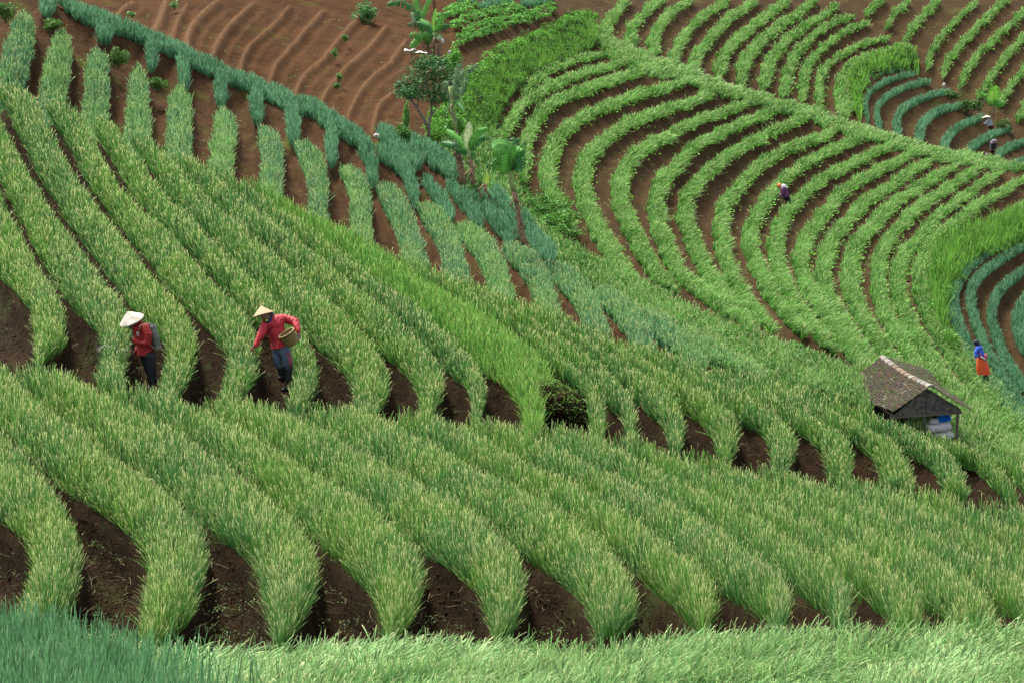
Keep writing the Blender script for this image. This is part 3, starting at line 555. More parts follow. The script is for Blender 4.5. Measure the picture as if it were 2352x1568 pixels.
bush(bankF2, SE, 'bank_vegetation', 'bright grassy edge left of the small blue-green terraces', 'vegetation', kind='stuff', dens=0.9, h=0.5, size=0.10, col=(0.10,0.26,0.03), grassfrac=0.2)
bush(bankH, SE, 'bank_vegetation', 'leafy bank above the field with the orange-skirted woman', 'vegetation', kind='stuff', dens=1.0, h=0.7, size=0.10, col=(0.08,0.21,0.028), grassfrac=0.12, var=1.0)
# general grass at the foot of the terraced bowl and round the banana plants
foot = polyrow([(1130,300),(1180,420),(1230,520),(1330,580),(1450,640),(1600,720),(1750,780),(1900,830),(1990,880)],[(1010,330),(1090,440),(1190,520),(1290,610),(1380,680),(1480,760),(1650,850),(1850,900),(2000,950)])
bush(foot, SE, 'grass', None, None, kind='stuff', dens=0.22, h=0.35, size=0.10, col=(0.08,0.20,0.035), grassfrac=1.4, gk='terrace', gw=0.015)
bush(polyrow([(1195,450),(1250,455),(1300,470)],[(1215,560),(1280,555),(1330,550)]), SE, 'shrub', 'leafy dark shrub right of the leaning banana plant', 'shrub', dens=0.9, h=0.5, size=0.10, col=(0.075,0.20,0.03))
bush(polyrow([(1960,850),(2100,850),(2180,880),(2260,960),(2352,1050)],[(1990,900),(2080,960),(2200,1010),(2280,1050),(2352,1090)]), SE, 'grass', None, None, kind='stuff', dens=0.2, h=0.5, size=0.12, col=(0.08,0.2,0.03), grassfrac=2.0, gk='terrace', gw=0.015)
bush(polyrow([(2075,990),(2120,985),(2200,1000),(2352,1040)],[(2090,1040),(2200,1060),(2300,1080),(2400,1110)]), SE, 'grass', None, None, kind='stuff', dens=0.2, h=0.5, size=0.12, col=(0.08,0.2,0.03), grassfrac=2.0, gk='terrace', gw=0.015)
# ---- foreground strip of flattened onion leaves
fgtop = curve([(-300,1440),(0,1445),(120,1450),(250,1480),(350,1500),(500,1485),(700,1480),(900,1460),(1000,1475),(1200,1470),(1400,1475),(1520,1450),(1600,1446),(2000,1440),(2352,1432),(2700,1425)])
ground('hillside', SFG, np.arange(-220, 2580, 10.0), lambda x: fgtop(x)+14, lambda x: 0*x+1760, 50, 0.2, 0.25, newmask()*0, M['soil_near'], back=[(0.5,0.3),(1.2,1.0),(2.5,2.6)])
def fgfill(name, x0, x1, kind, h, N, flat, label, wd, edge):
    x = x0+(x1-x0)*rs.rand(N); t = rs.rand(N); y = fgtop(x)+4+t*(1700-fgtop(x)); ok = edge(x, y); x, y = x[ok], y[ok]
    P = SFG.P(x, y); n = len(P); R = P.copy(); R[:, 2] -= 0.2
    a = lump(P, 0.55, 41)*2.2+0.2+0.5*rs.randn(n); fl = flat*np.clip(0.75+0.5*lump(P, 0.5, 52), 0.1, 1.3)
    k = fl*(1+0.3*rs.randn(n)); up = np.clip(1-k*0.85, 0.10, 1)
    ups = rs.rand(n) < 0.05; k[ups] = 0.15; up[ups] = 0.6
    T = R+np.c_[np.cos(a)*k*h+rs.randn(n)*0.13*h, np.sin(a)*k*h*0.7+rs.randn(n)*0.13*h, h*up*(0.55+0.6*rs.rand(n))*(0.75 if flat > 0.5 else 1)+0.05+0.08*rs.rand(n)]
    c0, c1 = palette(kind, P); c0 = c0*np.where(ups, 0.6, 1)[:, None]; b = np.zeros((n, 3)); b[:, 2] = h*0.25*k; b[:, :2] = rs.randn(n, 2)*0.05
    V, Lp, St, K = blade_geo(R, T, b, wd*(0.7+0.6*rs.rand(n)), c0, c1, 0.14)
    return tag(big_mesh(name, V, Lp, St, K, M['leaf']), label, 'crop row')
eg = lambda x, y: 110+1.5*(y-1440)+40*np.sin(y*0.05)+110*rs.randn(len(x))
fgfill('scallion_row', 40, 2480, 'flat', 0.46, 52000, 0.95, 'pale flattened onion bed lying along the bottom edge of the photo', 0.0115, lambda x, y: x > eg(x, y))
fgfill('scallion_row', -100, 640, 'tealfg', 0.52, 12000, 0.15, 'upright blue-green onion clump in the bottom left corner', 0.0125, lambda x, y: x < eg(x, y))

# ---- weeds on bare earth
def weeds(surf, box, n, mask, drop, size, col, name='weeds', thr=0.25, ylo=None, yhi=None, clump=5):
    x = box[0]+(box[1]-box[0])*rs.rand(n); y = box[2]+(box[3]-box[2])*rs.rand(n)
    ok = look(mask, x, y) < thr
    if ylo is not None: ok &= y > ylo(x)+10
    if yhi is not None: ok &= y < yhi(x)-4
    x, y = x[ok], y[ok]; P = surf.P(x, y); m = look(mask, x, y); P[:, 2] -= drop[0]*m+drop[1]*(1-m)
    ok = lump(P, 0.5, 77) > -0.1; P = P[ok]
    P = np.repeat(P, clump, 0)+rs.randn(len(P)*clump, 3)*[0.05, 0.05, 0.012]; P[:, 2] += 0.035
    c = np.array(col)*(0.6+0.8*rs.rand(len(P), 1)); V, Lp, St, K = leaf_geo(P, size*(0.5+rs.rand(len(P))), c)
    return tag(big_mesh(name, V, Lp, St, K, M['broad']), kind='stuff')
weeds(SA, (-50,2400,1150,1500), 5200, mA, (0.185,0.60), 0.024, (0.13,0.22,0.07), ylo=crestA)
weeds(SB, (-50,2400,250,1100), 5200, mB, (0.19,0.64), 0.024, (0.12,0.22,0.06), ylo=crestB, yhi=lambda x: crestA(x)+40)
weeds(SC, (0,1500,0,800), 2600, mC, (0.2,0.62), 0.05, (0.10,0.19,0.035), ylo=crestC, yhi=crestB)
weeds(SE, (1200,2400,0,900), 4500, mE, (0.16,0.40), 0.06, (0.11,0.22,0.035), thr=0.4, clump=4)
weeds(SE, (200,1200,0,330), 900, mE, (0.16,0.40), 0.06, (0.10,0.20,0.04), clump=4)

def clods(surf, n, mask, drop, ylo, yhi, size, box, mat):
    x = box[0]+(box[1]-box[0])*rs.rand(n); y = box[2]+(box[3]-box[2])*rs.rand(n); m = look(mask, x, y)
    ok = (m < 0.72) & (y > ylo(x)+8) & (y < yhi(x)); x, y, m = x[ok], y[ok], m[ok]
    P = surf.P(x, y); P[:, 2] += -(drop[0]*m+drop[1]*(1-m))+lump(P, 0.5, 1)*0.035+lump(P, 0.12, 2)*0.02; n = len(P)
    O = np.array([[1,0,0],[0,1,0],[-1,0,0],[0,-1,0],[0,0,.8],[0,0,-.8]], float); f = np.array([[0,1,4],[1,2,4],[2,3,4],[3,0,4],[1,0,5],[2,1,5],[3,2,5],[0,3,5]])
    V = P[:, None]+O[None]*(size*(0.3+0.7*rs.rand(n)**3))[:, None, None]*(0.7+0.6*rs.rand(n, 6, 1))+rs.randn(n, 6, 3)*size*0.12
    loops = (f.ravel()[None]+(np.arange(n)*6)[:, None]).ravel(); o = big_mesh('soil_clods', V.reshape(-1, 3), loops, np.arange(n*8)*3, None, mat); return tag(o, kind='stuff')
def litter(surf, n, mask, drop, ylo, yhi, box):
    x = box[0]+(box[1]-box[0])*rs.rand(n); y = box[2]+(box[3]-box[2])*rs.rand(n); m = look(mask, x, y)
    ok = (m < 0.7) & (m > 0.12) & (y > ylo(x)+8) & (y < yhi(x)); x, y, m = x[ok], y[ok], m[ok]; n = len(x)
    P = surf.P(x, y); P[:, 2] += -(drop[0]*m+drop[1]*(1-m))+0.03; a = rs.rand(n)*6.28; L = 0.08+0.22*rs.rand(n)
    T = P+np.c_[np.cos(a)*L, np.sin(a)*L, 0.02+0.05*rs.rand(n)]; b = rs.randn(n, 3)*0.03; b[:, 2] = np.abs(b[:, 2])
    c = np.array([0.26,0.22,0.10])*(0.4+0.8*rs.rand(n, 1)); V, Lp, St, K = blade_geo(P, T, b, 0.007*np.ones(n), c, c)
    return tag(big_mesh('dry_litter', V, Lp, St, K, M['leaf']), kind='stuff')
M_clod = plain('soil_clod', (0.030,0.0175,0.0090), 0.95, 0, 6, 0.4, spec=0.03)
clods(SA, 60000, mA, (hA*0.5, hA*0.5+0.75), crestA, lambda x: fgtop(x)+20, 0.030, (-60, 2400, 1120, 1520), M_clod)
clods(SB, 80000, mB, (hB*0.5, hB*0.5+0.72), crestB, lambda x: crestA(x)+60, 0.034, (-60, 2400, 240, 1120), M_clod)
litter(SA, 5000, mA, (hA*0.5, hA*0.5+0.75), crestA, lambda x: fgtop(x)+20, (-60, 2400, 1120, 1520))
litter(SB, 5000, mB, (hB*0.5, hB*0.5+0.72), crestB, lambda x: crestA(x)+60, (-60, 2400, 240, 1120))

# ------------------------------------------------------------------ single shrubs on the earth
def shrub(x, y, w_, h_, surf, dd, n, size, col, label, group, name='shrub', cat='shrub'):
    d = float(surf.d(x, y))+dd; s = d/F; c = at(x, y, d); t = thing(name, c-[0, 0, h_*s*0.6], label, cat, group)
    u = rs.randn(n, 3); u /= np.linalg.norm(u, axis=1)[:, None]; r = (0.35+0.65*rs.rand(n)**0.5)*(1+0.3*lump(u*1.5, 0.5, int(x)))
    cc_ = rs.randn(6, 3)*[0.33, 0.33, 0.22]; kk = rs.randint(0, 6, n); P = c+(u*r[:, None]*0.55+cc_[kk])*np.array([w_*s/2, w_*s/2, h_*s/2])
    V, Lp, St, K = leaf_geo(P, size*(0.6+0.8*rs.rand(n)), np.array(col)*(0.55+0.9*rs.rand(n, 1))); big_mesh('foliage', V, Lp, St, K, M['broad'], parent=t)
    g = []
    for k in range(5):
        e = c+np.array([rs.randn()*w_*s*0.2, rs.randn()*w_*s*0.2, 0.1*h_*s]); g.append((np.array([c-[0, 0, h_*s*0.6], e]), np.array([0.012, 0.006])))
    tubes('stem', g, M_stem, t)
    return t
def tube_geo(P, R, seg=8, cap=True):
    P = np.asarray(P, float); R = np.asarray(R, float); n = len(P); V = []; Fc = []
    up = np.array([0, 0, 1.0]); tg = np.gradient(P, axis=0); tg /= np.linalg.norm(tg, axis=1)[:, None]+1e-9
    a = np.cross(tg[0], up); a = a if np.linalg.norm(a) > 1e-3 else np.array([1.0, 0, 0]); a /= np.linalg.norm(a)
    for i in range(n):
        a = a-tg[i]*(a@tg[i]); a /= np.linalg.norm(a)+1e-9; b = np.cross(tg[i], a)
        for k in range(seg):
            th = 2*math.pi*k/seg; V.append(P[i]+R[i]*(math.cos(th)*a+math.sin(th)*b))
    for i in range(n-1):
        for k in range(seg): Fc.append([i*seg+k, i*seg+(k+1) % seg, (i+1)*seg+(k+1) % seg, (i+1)*seg+k])
    if cap: Fc.append(list(range(seg))[::-1]); Fc.append([(n-1)*seg+k for k in range(seg)])
    return V, Fc
def tubes(name, lst, mat, parent=None, seg=8):
    V, Fc = [], []
    for P, R in lst:
        v, f = tube_geo(P, R, seg); o = len(V); V += list(v); Fc += [[a+o for a in q] for q in f]
    return mesh_obj(name, V, Fc, mat, parent, smooth=True)
M_stem = plain('green_stem', (0.12,0.12,0.05), 0.8)
M_bark = plain('grey_bark', (0.17,0.16,0.13), 0.9, 0.6, 25, 0.3)
shr = [('shrub',118,55,52,30,SC,'leafy shrub on the earth step at the top left corner'),('shrub',12,25,50,50,SC,'dark shrub cut by the left edge at the top'),('shrub',270,130,46,50,SC,'dense shrub between the third and fourth back slope onion rows'),
       ('shrub',365,190,46,36,SC,'leafy shrub right of the fourth back slope onion row')]
for nme, x, y, a, b, sf, lab in shr: shrub(x, y, a, b, sf, -0.2, 900, 0.07, (0.07,0.16,0.03), lab, 'shrubs on the back slope')
shp = [(401,10,26,24,'small round plant at the top of the ploughed field'),(303,33,22,14,'small plant near the top left of the ploughed field'),(793,86,16,18,'lone small plant in the middle of the ploughed field'),(769,122,20,24,'small plant left of the tree in the ploughed field, upper of three'),(778,178,18,20,'small plant in the ploughed field, middle of three'),(774,197,16,16,'small plant in the ploughed field, lowest of three')]
for x, y, a, b, lab in shp: shrub(x, y, a, b, SE, -0.3, 160, 0.09, (0.10,0.22,0.05), lab, 'small plants in the ploughed field', 'young_plant', 'plant')
shrub(2185,218,40,24,SE,-0.4,400,0.13,(0.05,0.12,0.025),'dark bush at the upper right end of the small blue-green terraces','dark bushes between the right-hand fields')
shrub(2232,245,50,40,SE,-0.4,500,0.13,(0.05,0.12,0.025),'dark bush left of the small banana plant','dark bushes between the right-hand fields')
shrub(2305,290,40,36,SE,-0.4,400,0.13,(0.06,0.12,0.025),'dark bush right of the standing field worker in white','dark bushes between the right-hand fields')
shrub(855,30,70,56,SE,-0.3,700,0.13,(0.07,0.19,0.05),'leafy bush at the top edge left of the banana plants','bushes at the top edge')
shrub(925,310,40,50,SC,-0.8,700,0.08,(0.06,0.17,0.03),'dark bush at the corner of the ploughed field below the tree','bushes near the tree')
shrub(935,265,18,80,SC,-1.2,700,0.08,(0.12,0.30,0.06),'narrow bright climbing plant left of the tree trunk','bushes near the tree')
shrub(1040,140,46,90,SE,-2.5,1300,0.10,(0.09,0.26,0.03),'tall bright green bush behind the tree crown','bushes near the tree')
shrub(1040,290,60,70,SE,-2.5,1600,0.09,(0.11,0.29,0.05),'bright green bush right of the tree trunk','bushes near the tree')
shrub(1095,420,60,40,SC,-2.2,700,0.07,(0.07,0.17,0.035),'low leafy plants at the foot of the banana stems','bushes near the tree')

# ------------------------------------------------------------------ tree
def tree():
    d0 = 85.5; base = at(985, 312, d0); t = thing('tree', base, 'small dark green broad-leaved tree standing between the ploughed field and the bank', 'tree')
    def p(x, y, dd=0): return at(x, y, d0+dd)
    br = [([(985,315),(985,290),(990,262),(992,240),(995,215)],[.06,.05,.045,.04,.02]),([(984,300),(975,275),(958,250),(945,230),(938,205)],[.05,.045,.04,.035,.02]),([(945,232),(930,215),(920,200)],[.03,.02,.012]),
          ([(988,270),(1005,245),(1015,220)],[.035,.025,.015]),([(958,250),(962,225),(965,195)],[.03,.02,.012]),([(992,240),(980,200),(975,170)],[.03,.02,.012]),([(995,215),(1020,190),(1040,170)],[.025,.02,.012])]
    tubes('trunk', [(np.array([p(x, y, 0.15*math.sin(i*2.1+j)*(i > 1)) for i, (x, y) in enumerate(pts)]), r) for j, (pts, r) in enumerate(br)], M_bark, t)
    cl = [(945,190,28,24),(925,205,20,20),(960,165,26,22),(990,160,30,24),(1020,165,28,22),(1045,180,22,20),(1000,190,34,24),(1030,205,30,22),(965,205,26,20),(1000,222,34,16),(1030,225,26,14),(940,215,22,14),(1050,200,16,18),(975,145,22,14),(1005,143,22,12)]
    gs = []
    for i, (x, y, a, b) in enumerate(cl):
        n = 430; s = d0/F; c = p(x, y, rs.uniform(-.5, .5)); u = rs.randn(n, 3); u /= np.linalg.norm(u, axis=1)[:, None]
        r = (0.3+0.8*rs.rand(n)**0.6)*(1+0.6*lump(u*2, 0.4, i)); P = c+u*r[:, None]*[a*s*1.1, a*s*1.1, b*s*1.1]
        col = np.array([0.030,0.105,0.024])*(0.5+1.1*rs.rand(n, 1)); col[rs.rand(n) < 0.12] *= 1.9
        gs.append(leaf_geo(P, 0.10*(0.6+0.8*rs.rand(n)), col, up=0.2, aspect=0.4))
    V, Lp, St, K = join(gs); big_mesh('crown', V, Lp, St, K, M['glossy'], parent=t)
tree()

# ------------------------------------------------------------------ banana plants
M_ban = plain('banana_trunk', (0.20,0.13,0.075), 0.8, 0.5, 18, 0.35)
M_bang = plain('banana_green_stem', (0.17,0.24,0.07), 0.6, 0.2, 15, 0.2)
def banana_leaf(name, t, pts, W, d0, col, torn=0.5, fold=0.35, side=None, dd=None):
    """pts: midrib in photo units; W width (m)"""
    p = resample(np.array([(x, y, z) for x, y, z in pts], float), 22); n = len(p)
    mid = at(p[:, 0], p[:, 1], d0+p[:, 2]); tg = np.gradient(mid, axis=0); tg /= np.linalg.norm(tg, axis=1)[:, None]
    up = np.array([0.25, -0.85, 0.45]) if side is None else np.array(side, float); up = up/np.linalg.norm(up)
    a = np.cross(tg, up); a /= np.linalg.norm(a, axis=1)[:, None]+1e-9; nn = np.cross(a, tg)
    V, Fc, K = [], [], []
    for sgn in (1, -1):
        for i in range(n-1):
            for h in (0, 1):
                if rs.rand() < torn*0.22 and 2 < i < n-2: continue   # torn away
                # two strips per segment, each free to droop (torn leaf)
                u0 = (i+h/2)/(n-1); u1 = (i+h/2+0.5)/(n-1)
                def q(u):
                    k = u*(n-1); j = min(int(k), n-2); f = k-j; return mid[j]*(1-f)+mid[j+1]*f, a[j], nn[j]
                prof = lambda u: W/2*(min(1, (u/0.12)**0.6) if u < 0.12 else 1)*math.sqrt(max(0, 1-((u-0.35)/0.66)**4 if u > 0.35 else 1))
                dr = torn*rs.rand()*0.8; sh = torn*0.22*rs.rand()
                m0, a0, n0 = q(u0); m1, a1, n1 = q(u1); o = len(V)
                w0, w1 = prof(u0), prof(u1)*(1-sh)
                def edge(m, aa, n_, ww, fr): return m+aa*sgn*ww*fr*(1-0.3*dr)-n_*ww*fold*fr*fr+np.array([0, 0, -1])*ww*dr*fr*fr*1.1
                V += [m0, m1, edge(m0, a0, n0, w0, .5), edge(m1, a1, n1, w1, .5), edge(m0, a0, n0, w0*(1-sh), 1), edge(m1, a1, n1, w1, 1)]
                Fc += [[o, o+1, o+3, o+2], [o+2, o+3, o+5, o+4]]; c = np.array(col)*(0.75+0.5*rs.rand()); K += [c*1.25, c*1.25, c, c, c*0.9, c*0.9]
    o = mesh_obj(name, V, Fc, M['glossy'], t, col=np.array(K), smooth=False)
    return o
def banana(d0, trunk, leaves, label, rad=0.12, group='banana plants', green_top=0.25, extra=None):
    P = np.array([at(x, y, d0) for x, y in trunk]); t = thing('banana_plant', P[0], label, 'banana plant', group)
    q = resample(np.array([(x, y, 0) for x, y in trunk]), 12); R = np.linspace(rad, rad*0.6, 12)*(1+0.1*rs.randn(12)); m = max(2, int(12*(1-green_top)))
    R = R*(0.72 if rad > 0.1 else 1); tubes('trunk', [(at(q[:m, 0], q[:m, 1], np.full(m, d0)), R[:m])], M_ban, t); tubes('leaf_stalk', [(at(q[m-1:, 0], q[m-1:, 1], np.full(13-m, d0)), R[m-1:])], M_bang, t)
    for k, lf in enumerate(leaves):
        pts, W, col, torn = lf
        n = len(pts); z = rs.uniform(-.6, .5); banana_leaf('leaf', t, [(x, y, z*i/(n-1)) for i, (x, y) in enumerate(pts)], W, d0, col, torn)
    # dry hanging sheaths
    gg = []
    for k in range(4):
        i = rs.randint(4, 10); p0 = at(q[i, 0], q[i, 1], d0-0.1); gg.append((np.array([p0, p0+[rs.randn()*0.12, -0.1, -0.15], p0+[rs.randn()*0.15, -0.1, -0.45]]), [0.03, 0.025, 0.008]))
    tubes('dry_leaf', gg, M_ban, t, 5)
    return t
DG = (0.028,0.12,0.028); MG = (0.065,0.22,0.032); LG = (0.16,0.34,0.06); PG = (0.36,0.44,0.22); OG = (0.09,0.16,0.07)
# k(x,y): enlargement of the group at (1450,0), 3.015 per source px ; m(x,y): at (1600,400), 2.85
k_ = lambda *a: [((1450+x/3.015)/1.653, (y/3.015)/1.653) for x, y in a]
m_ = lambda *a: [((1600+x/2.85)/1.653, (400+y/2.85)/1.653) for x, y in a]
banana(89.5, k_((575,650),(540,560),(500,450),(470,370)), [(k_((470,370),(430,230),(370,120),(220,20),(60,50)),0.30,DG,0.7),(k_((440,220),(410,100),(380,-40)),0.34,MG,0.3),(k_((440,260),(400,180),(360,150),(370,250)),0.25,OG,0.7),(k_((450,220),(500,100),(560,-30)),0.22,MG,0.5),(k_((480,330),(470,400),(400,470),(320,540)),0.28,MG,0.3)], 'left banana plant of the upper pair, leaning left with dark drooping leaves', rad=0.13)
banana(89.0, k_((650,645),(635,540),(615,450),(600,380)), [(k_((600,380),(520,290),(400,260),(290,280)),0.34,DG,0.8),(k_((590,370),(530,300),(460,230),(450,210)),0.40,MG,0.2),(k_((600,370),(480,400),(400,390),(310,400)),0.34,MG,0.6),(k_((600,360),(590,230),(620,100)),0.12,LG,0.2),(k_((610,350),(660,250),(710,170),(790,140)),0.26,MG,0.5),(k_((610,360),(670,300),(720,285),(790,290)),0.26,DG,0.7),(k_((610,400),(650,400),(680,450)),0.26,DG,0.6),(k_((590,400),(540,420),(530,520)),0.30,DG,0.3)], 'right banana plant of the upper pair, with a thick brown trunk', rad=0.17)
banana(76.5, m_((455,850),(430,700),(400,560),(380,400),(360,200),(330,-40),(325,-160),(315,-200)), [
    (k_((820,1160),(830,1000),(850,850),(935,640)),0.24,OG,1.2),(k_((820,1160),(830,1000),(900,860),(1100,730)),0.28,OG,1.3),(k_((815,1160),(780,1050),(740,940),(690,1060)),0.32,OG,1.3),(k_((825,1100),(880,980),(960,900),(900,1080)),0.30,OG,1.3),(k_((820,1160),(880,1180),(940,1260)),0.16,DG,0.8),(k_((800,1180),(770,1210),(700,1290)),0.16,OG,1.0),(k_((850,1230),(900,1180),(920,1110)),0.12,LG,0.2)],
    'tallest banana plant with a long bare trunk and ragged withered leaves', rad=0.15, green_top=0.35)
banana(75.5, m_((565,850),(545,700),(525,580),(515,490)), [(m_((515,480),(510,350),(520,180)),0.22,PG,0.1),(m_((510,480),(490,380),(475,290)),0.16,PG,0.1),(m_((510,490),(420,380),(330,300),(275,260)),0.26,MG,0.2),(m_((510,500),(400,440),(300,410),(220,400)),0.28,DG,0.4),(m_((520,480),(560,380),(620,290),(710,250)),0.24,MG,0.3),(m_((525,490),(600,400),(670,350),(740,350)),0.22,DG,0.5),(m_((510,500),(440,480),(360,470)),0.24,DG,0.5),(m_((520,500),(550,530),(560,560)),0.22,DG,0.3),(m_((525,560),(570,620),(605,700)),0.06,(0.25,0.2,0.1),0.5)], 'short banana plant with a pale upright rolled leaf', rad=0.085, green_top=0.2)
banana(72.0, m_((1120,1510),(1080,1350),(1050,1150),(1010,980),(970,800),(955,720)), [(m_((950,720),(930,560),(880,490),(780,500)),0.85,MG,0.1),(m_((945,730),(900,670),(800,630),(700,650)),0.36,DG,1.1),(m_((955,700),(960,500),(1000,400),(1060,360)),0.42,DG,0.9),(m_((965,700),(1000,560),(1080,500),(1090,690)),0.40,DG,1.1),(m_((955,690),(850,470),(780,360)),0.16,OG,0.8),(m_((960,700),(980,600),(1040,600),(1060,720)),0.42,DG,1.0),(m_((970,680),(1040,520),(1130,410)),0.34,DG,1.0),(m_((955,700),(1010,480),(1090,480)),0.30,MG,0.5)], 'leaning banana plant standing alone with dark torn leaves', rad=0.12, green_top=0.25)
banana(73.5, m_((685,890),(690,860),(695,840)), [(m_((695,850),(705,800),(720,755)),0.22,(0.26,0.40,0.07),0.1),(m_((690,850),(680,820),(670,795)),0.12,(0.22,0.36,0.07),0.1)], 'tiny yellow-green banana sprout between the banana stems', rad=0.03, green_top=0.4)
n_ = lambda *a: [((3640+x/4.9)/1.653, (300+y/4.9)/1.653) for x, y in a]
banana(111, n_((655,700),(650,600),(645,480)), [(n_((640,470),(630,350),(620,220)),0.5,LG,0.15),(n_((650,470),(670,300),(690,130)),0.6,(0.14,0.36,0.04),0.15),(n_((640,470),(560,350),(400,250)),0.35,MG,0.5),(n_((640,480),(590,420),(520,300)),0.25,DG,0.5),(n_((655,470),(710,430),(780,440)),0.3,MG,0.4),(n_((655,480),(720,470),(860,440)),0.3,MG,0.4)], 'small bright green banana plant at the upper right field edge', rad=0.08)
# ------------------------------------------------------------------ hut
def hut():
    fl = at(2131, 946, 77.3)                        # centre of the front eave line
    ax = np.array([0.255, -0.967, 0]); ax /= np.linalg.norm(ax)    # ridge direction, back -> front
    rx = np.array([-ax[1], ax[0], 0])               # to the right along the gable
    U = np.array([0, 0, 1.0]); O = fl-U*1.25
    t = thing('field_hut', O-ax*1.7, 'small open field hut with a mossy clay tile roof among the onion rows', 'hut')
    def W_(a, b, c): return O+rx*a+ax*b+U*c        # a right, b forward (0 at the front gable, negative back), c up
    Mw = plain('weathered_wood', (0.10,0.092,0.075), 0.85, 0.5, 14, 0.3); Mp = plain('old_post', (0.13,0.11,0.08), 0.85, 0.5, 20, 0.3)
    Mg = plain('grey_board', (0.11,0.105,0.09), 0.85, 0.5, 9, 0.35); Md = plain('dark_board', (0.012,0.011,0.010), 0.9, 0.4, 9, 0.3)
    def box(name, c0, c1, mat, parent=t, jit=0):
        a0, b0, h0 = c0; a1, b1, h1 = c1
        V = [W_(a, b, c) for a in (a0, a1) for b in (b0, b1) for c in (h0, h1)]
        return mesh_obj(name, V, [[0,1,3,2],[4,6,7,5],[0,4,5,1],[2,3,7,6],[0,2,6,4],[1,5,7,3]], mat, parent)
    hw, L_, rise, sagk = 1.12, 3.55, 0.80, 0.09
    # tiled slopes: every tile a small curved pan
    tm = []
    for c in [(0.040,0.027,0.016),(0.052,0.031,0.018),(0.032,0.028,0.018),(0.075,0.070,0.048),(0.032,0.040,0.010),(0.035,0.024,0.017)]: tm.append(c)
    def slope(sgn, name):
        V, Fc, K = [], [], []; nr, nc = 15, 26; ext = 1.0 if sgn < 0 else 1.16
        e1 = 0.06 if sgn < 0 else 0.10
        slen = hw*1.05*ext
        for i in range(nr):
            for j in range(nc):
                u0 = i/nr; u1 = (i+1.35)/nr; v0 = -L_+0.02+(L_+0.1)*j/nc; v1 = v0+(L_+0.1)/nc*1.02
                if sgn > 0: v1 += 0; 
                col = np.array(tm[rs.choice(6, p=[.27,.10,.24,.06,.19,.14])])*(0.7+0.6*rs.rand())
                if sgn > 0 and rs.rand() < 0.35: col = np.array([0.032,0.045,0.010])*(0.7+0.6*rs.rand())
                o = len(V); jz = rs.rand()*0.016; ju = rs.randn()*0.008; u0 += ju; u1 += ju
                for uu, lift in ((u0, 0.0), (u1, 0.028)):
                    for v, hz in ((v0, 0.0), ((v0*2+v1)/3, 0.026), ((v0+2*v1)/3, 0.022), (v1, -0.008)):
                        uu_ = min(uu, 1.04); a = sgn*uu_*slen; rr_ = rise if sgn < 0 else rise*(1.0-0.42*min(1, max(0, -v/L_))); zz = 1.25+rise-rr_*uu_*(1.0 if sgn < 0 else 1.12) + 0.03
                        sag = -sagk*math.sin(math.pi*min(1, max(0, -v/L_)))*0.9 - 0.03*math.sin(3.1*v+sgn)*uu_
                        curve_ = 0.10*uu_*uu_
                        V.append(W_(a, v, zz+lift+hz+jz+sag+curve_*0.6))
                        K.append(col)
                Fc += [[o, o+1, o+5, o+4], [o+1, o+2, o+6, o+5], [o+2, o+3, o+7, o+6]]
                o2 = len(V)                                   # front lip of the tile
                for k in range(4): V.append(np.array(V[o+4+k])-U*0.022); K.append(col*0.8)
                Fc += [[o+4, o+5, o2+1, o2], [o+5, o+6, o2+2, o2+1], [o+6, o+7, o2+3, o2+2]]
        m = bpy.data.materials.get('roof_tile') or leafmat('roof_tile', 0.85, 0.0, 0.2)
        return mesh_obj(name, V, Fc, m, t, col=np.array(K))
    slope(-1, 'roof'); slope(1, 'roof')
    # ridge caps: overlapping mortar and tile covers, one part
    V, Fc, K = [], [], []
    for j in range(12):
        v0 = -L_-0.02+(L_+0.14)*j/12; v1 = v0+(L_+0.14)/12*1.12
        col = np.array([(0.15,0.14,0.12),(0.12,0.085,0.06),(0.20,0.20,0.16),(0.14,0.065,0.035)][rs.choice(4, p=[.4,.25,.25,.1])])*(0.8+0.4*rs.rand())
        for v, r in ((v0, 0.085), (v1, 0.105)):
            sag = -sagk*math.sin(math.pi*min(1, max(0, -v/L_)))*0.9
            for k in range(7):
                th = math.pi*k/6; V.append(W_(math.cos(th)*r*1.15, v, 1.25+rise+0.0+sag+math.sin(th)*r*0.75+0.01*rs.rand())); K.append(col)
        o = len(V)-14; Fc += [[o+k, o+k+1, o+k+8, o+k+7] for k in range(6)]; Fc.append([o+7+k for k in range(7)])
    mesh_obj('ridge_cap', V, Fc, bpy.data.materials['roof_tile'], t, col=np.array(K))
    # gables (front and back), board walls
    for b, nm in ((-0.10, 'gable'), (-L_+0.12, 'gable')):
        V = [W_(a, bb, c) for bb in (b, b-0.03) for a, c in ((-hw+0.08, 1.17), (hw-0.02, 1.17), (hw-0.02, 1.20), (0, 1.25+rise-0.10), (-hw+0.08, 1.21))]
        mesh_obj(nm, V, [[0,1,2,3,4],[9,8,7,6,5]]+[[k, k+5, (k+1) % 5+5, (k+1) % 5] for k in range(5)], Mg, t)
    box('gable_batten', (-0.03,-0.095,1.20), (0.02,-0.075,1.80), Mw)
    box('beam', (-hw-0.02,-0.155,1.10), (hw+0.02,-0.075,1.168), Mp); box('beam', (-hw,-L_+0.05,1.10), (hw,-L_+0.12,1.165), Mp)
    box('rafter', (-hw+0.02,-L_+0.1,1.172), (-hw+0.08,-0.1,1.22), Mp); box('rafter', (hw-0.08,-L_+0.1,1.205), (hw-0.02,-0.1,1.245), Mp)
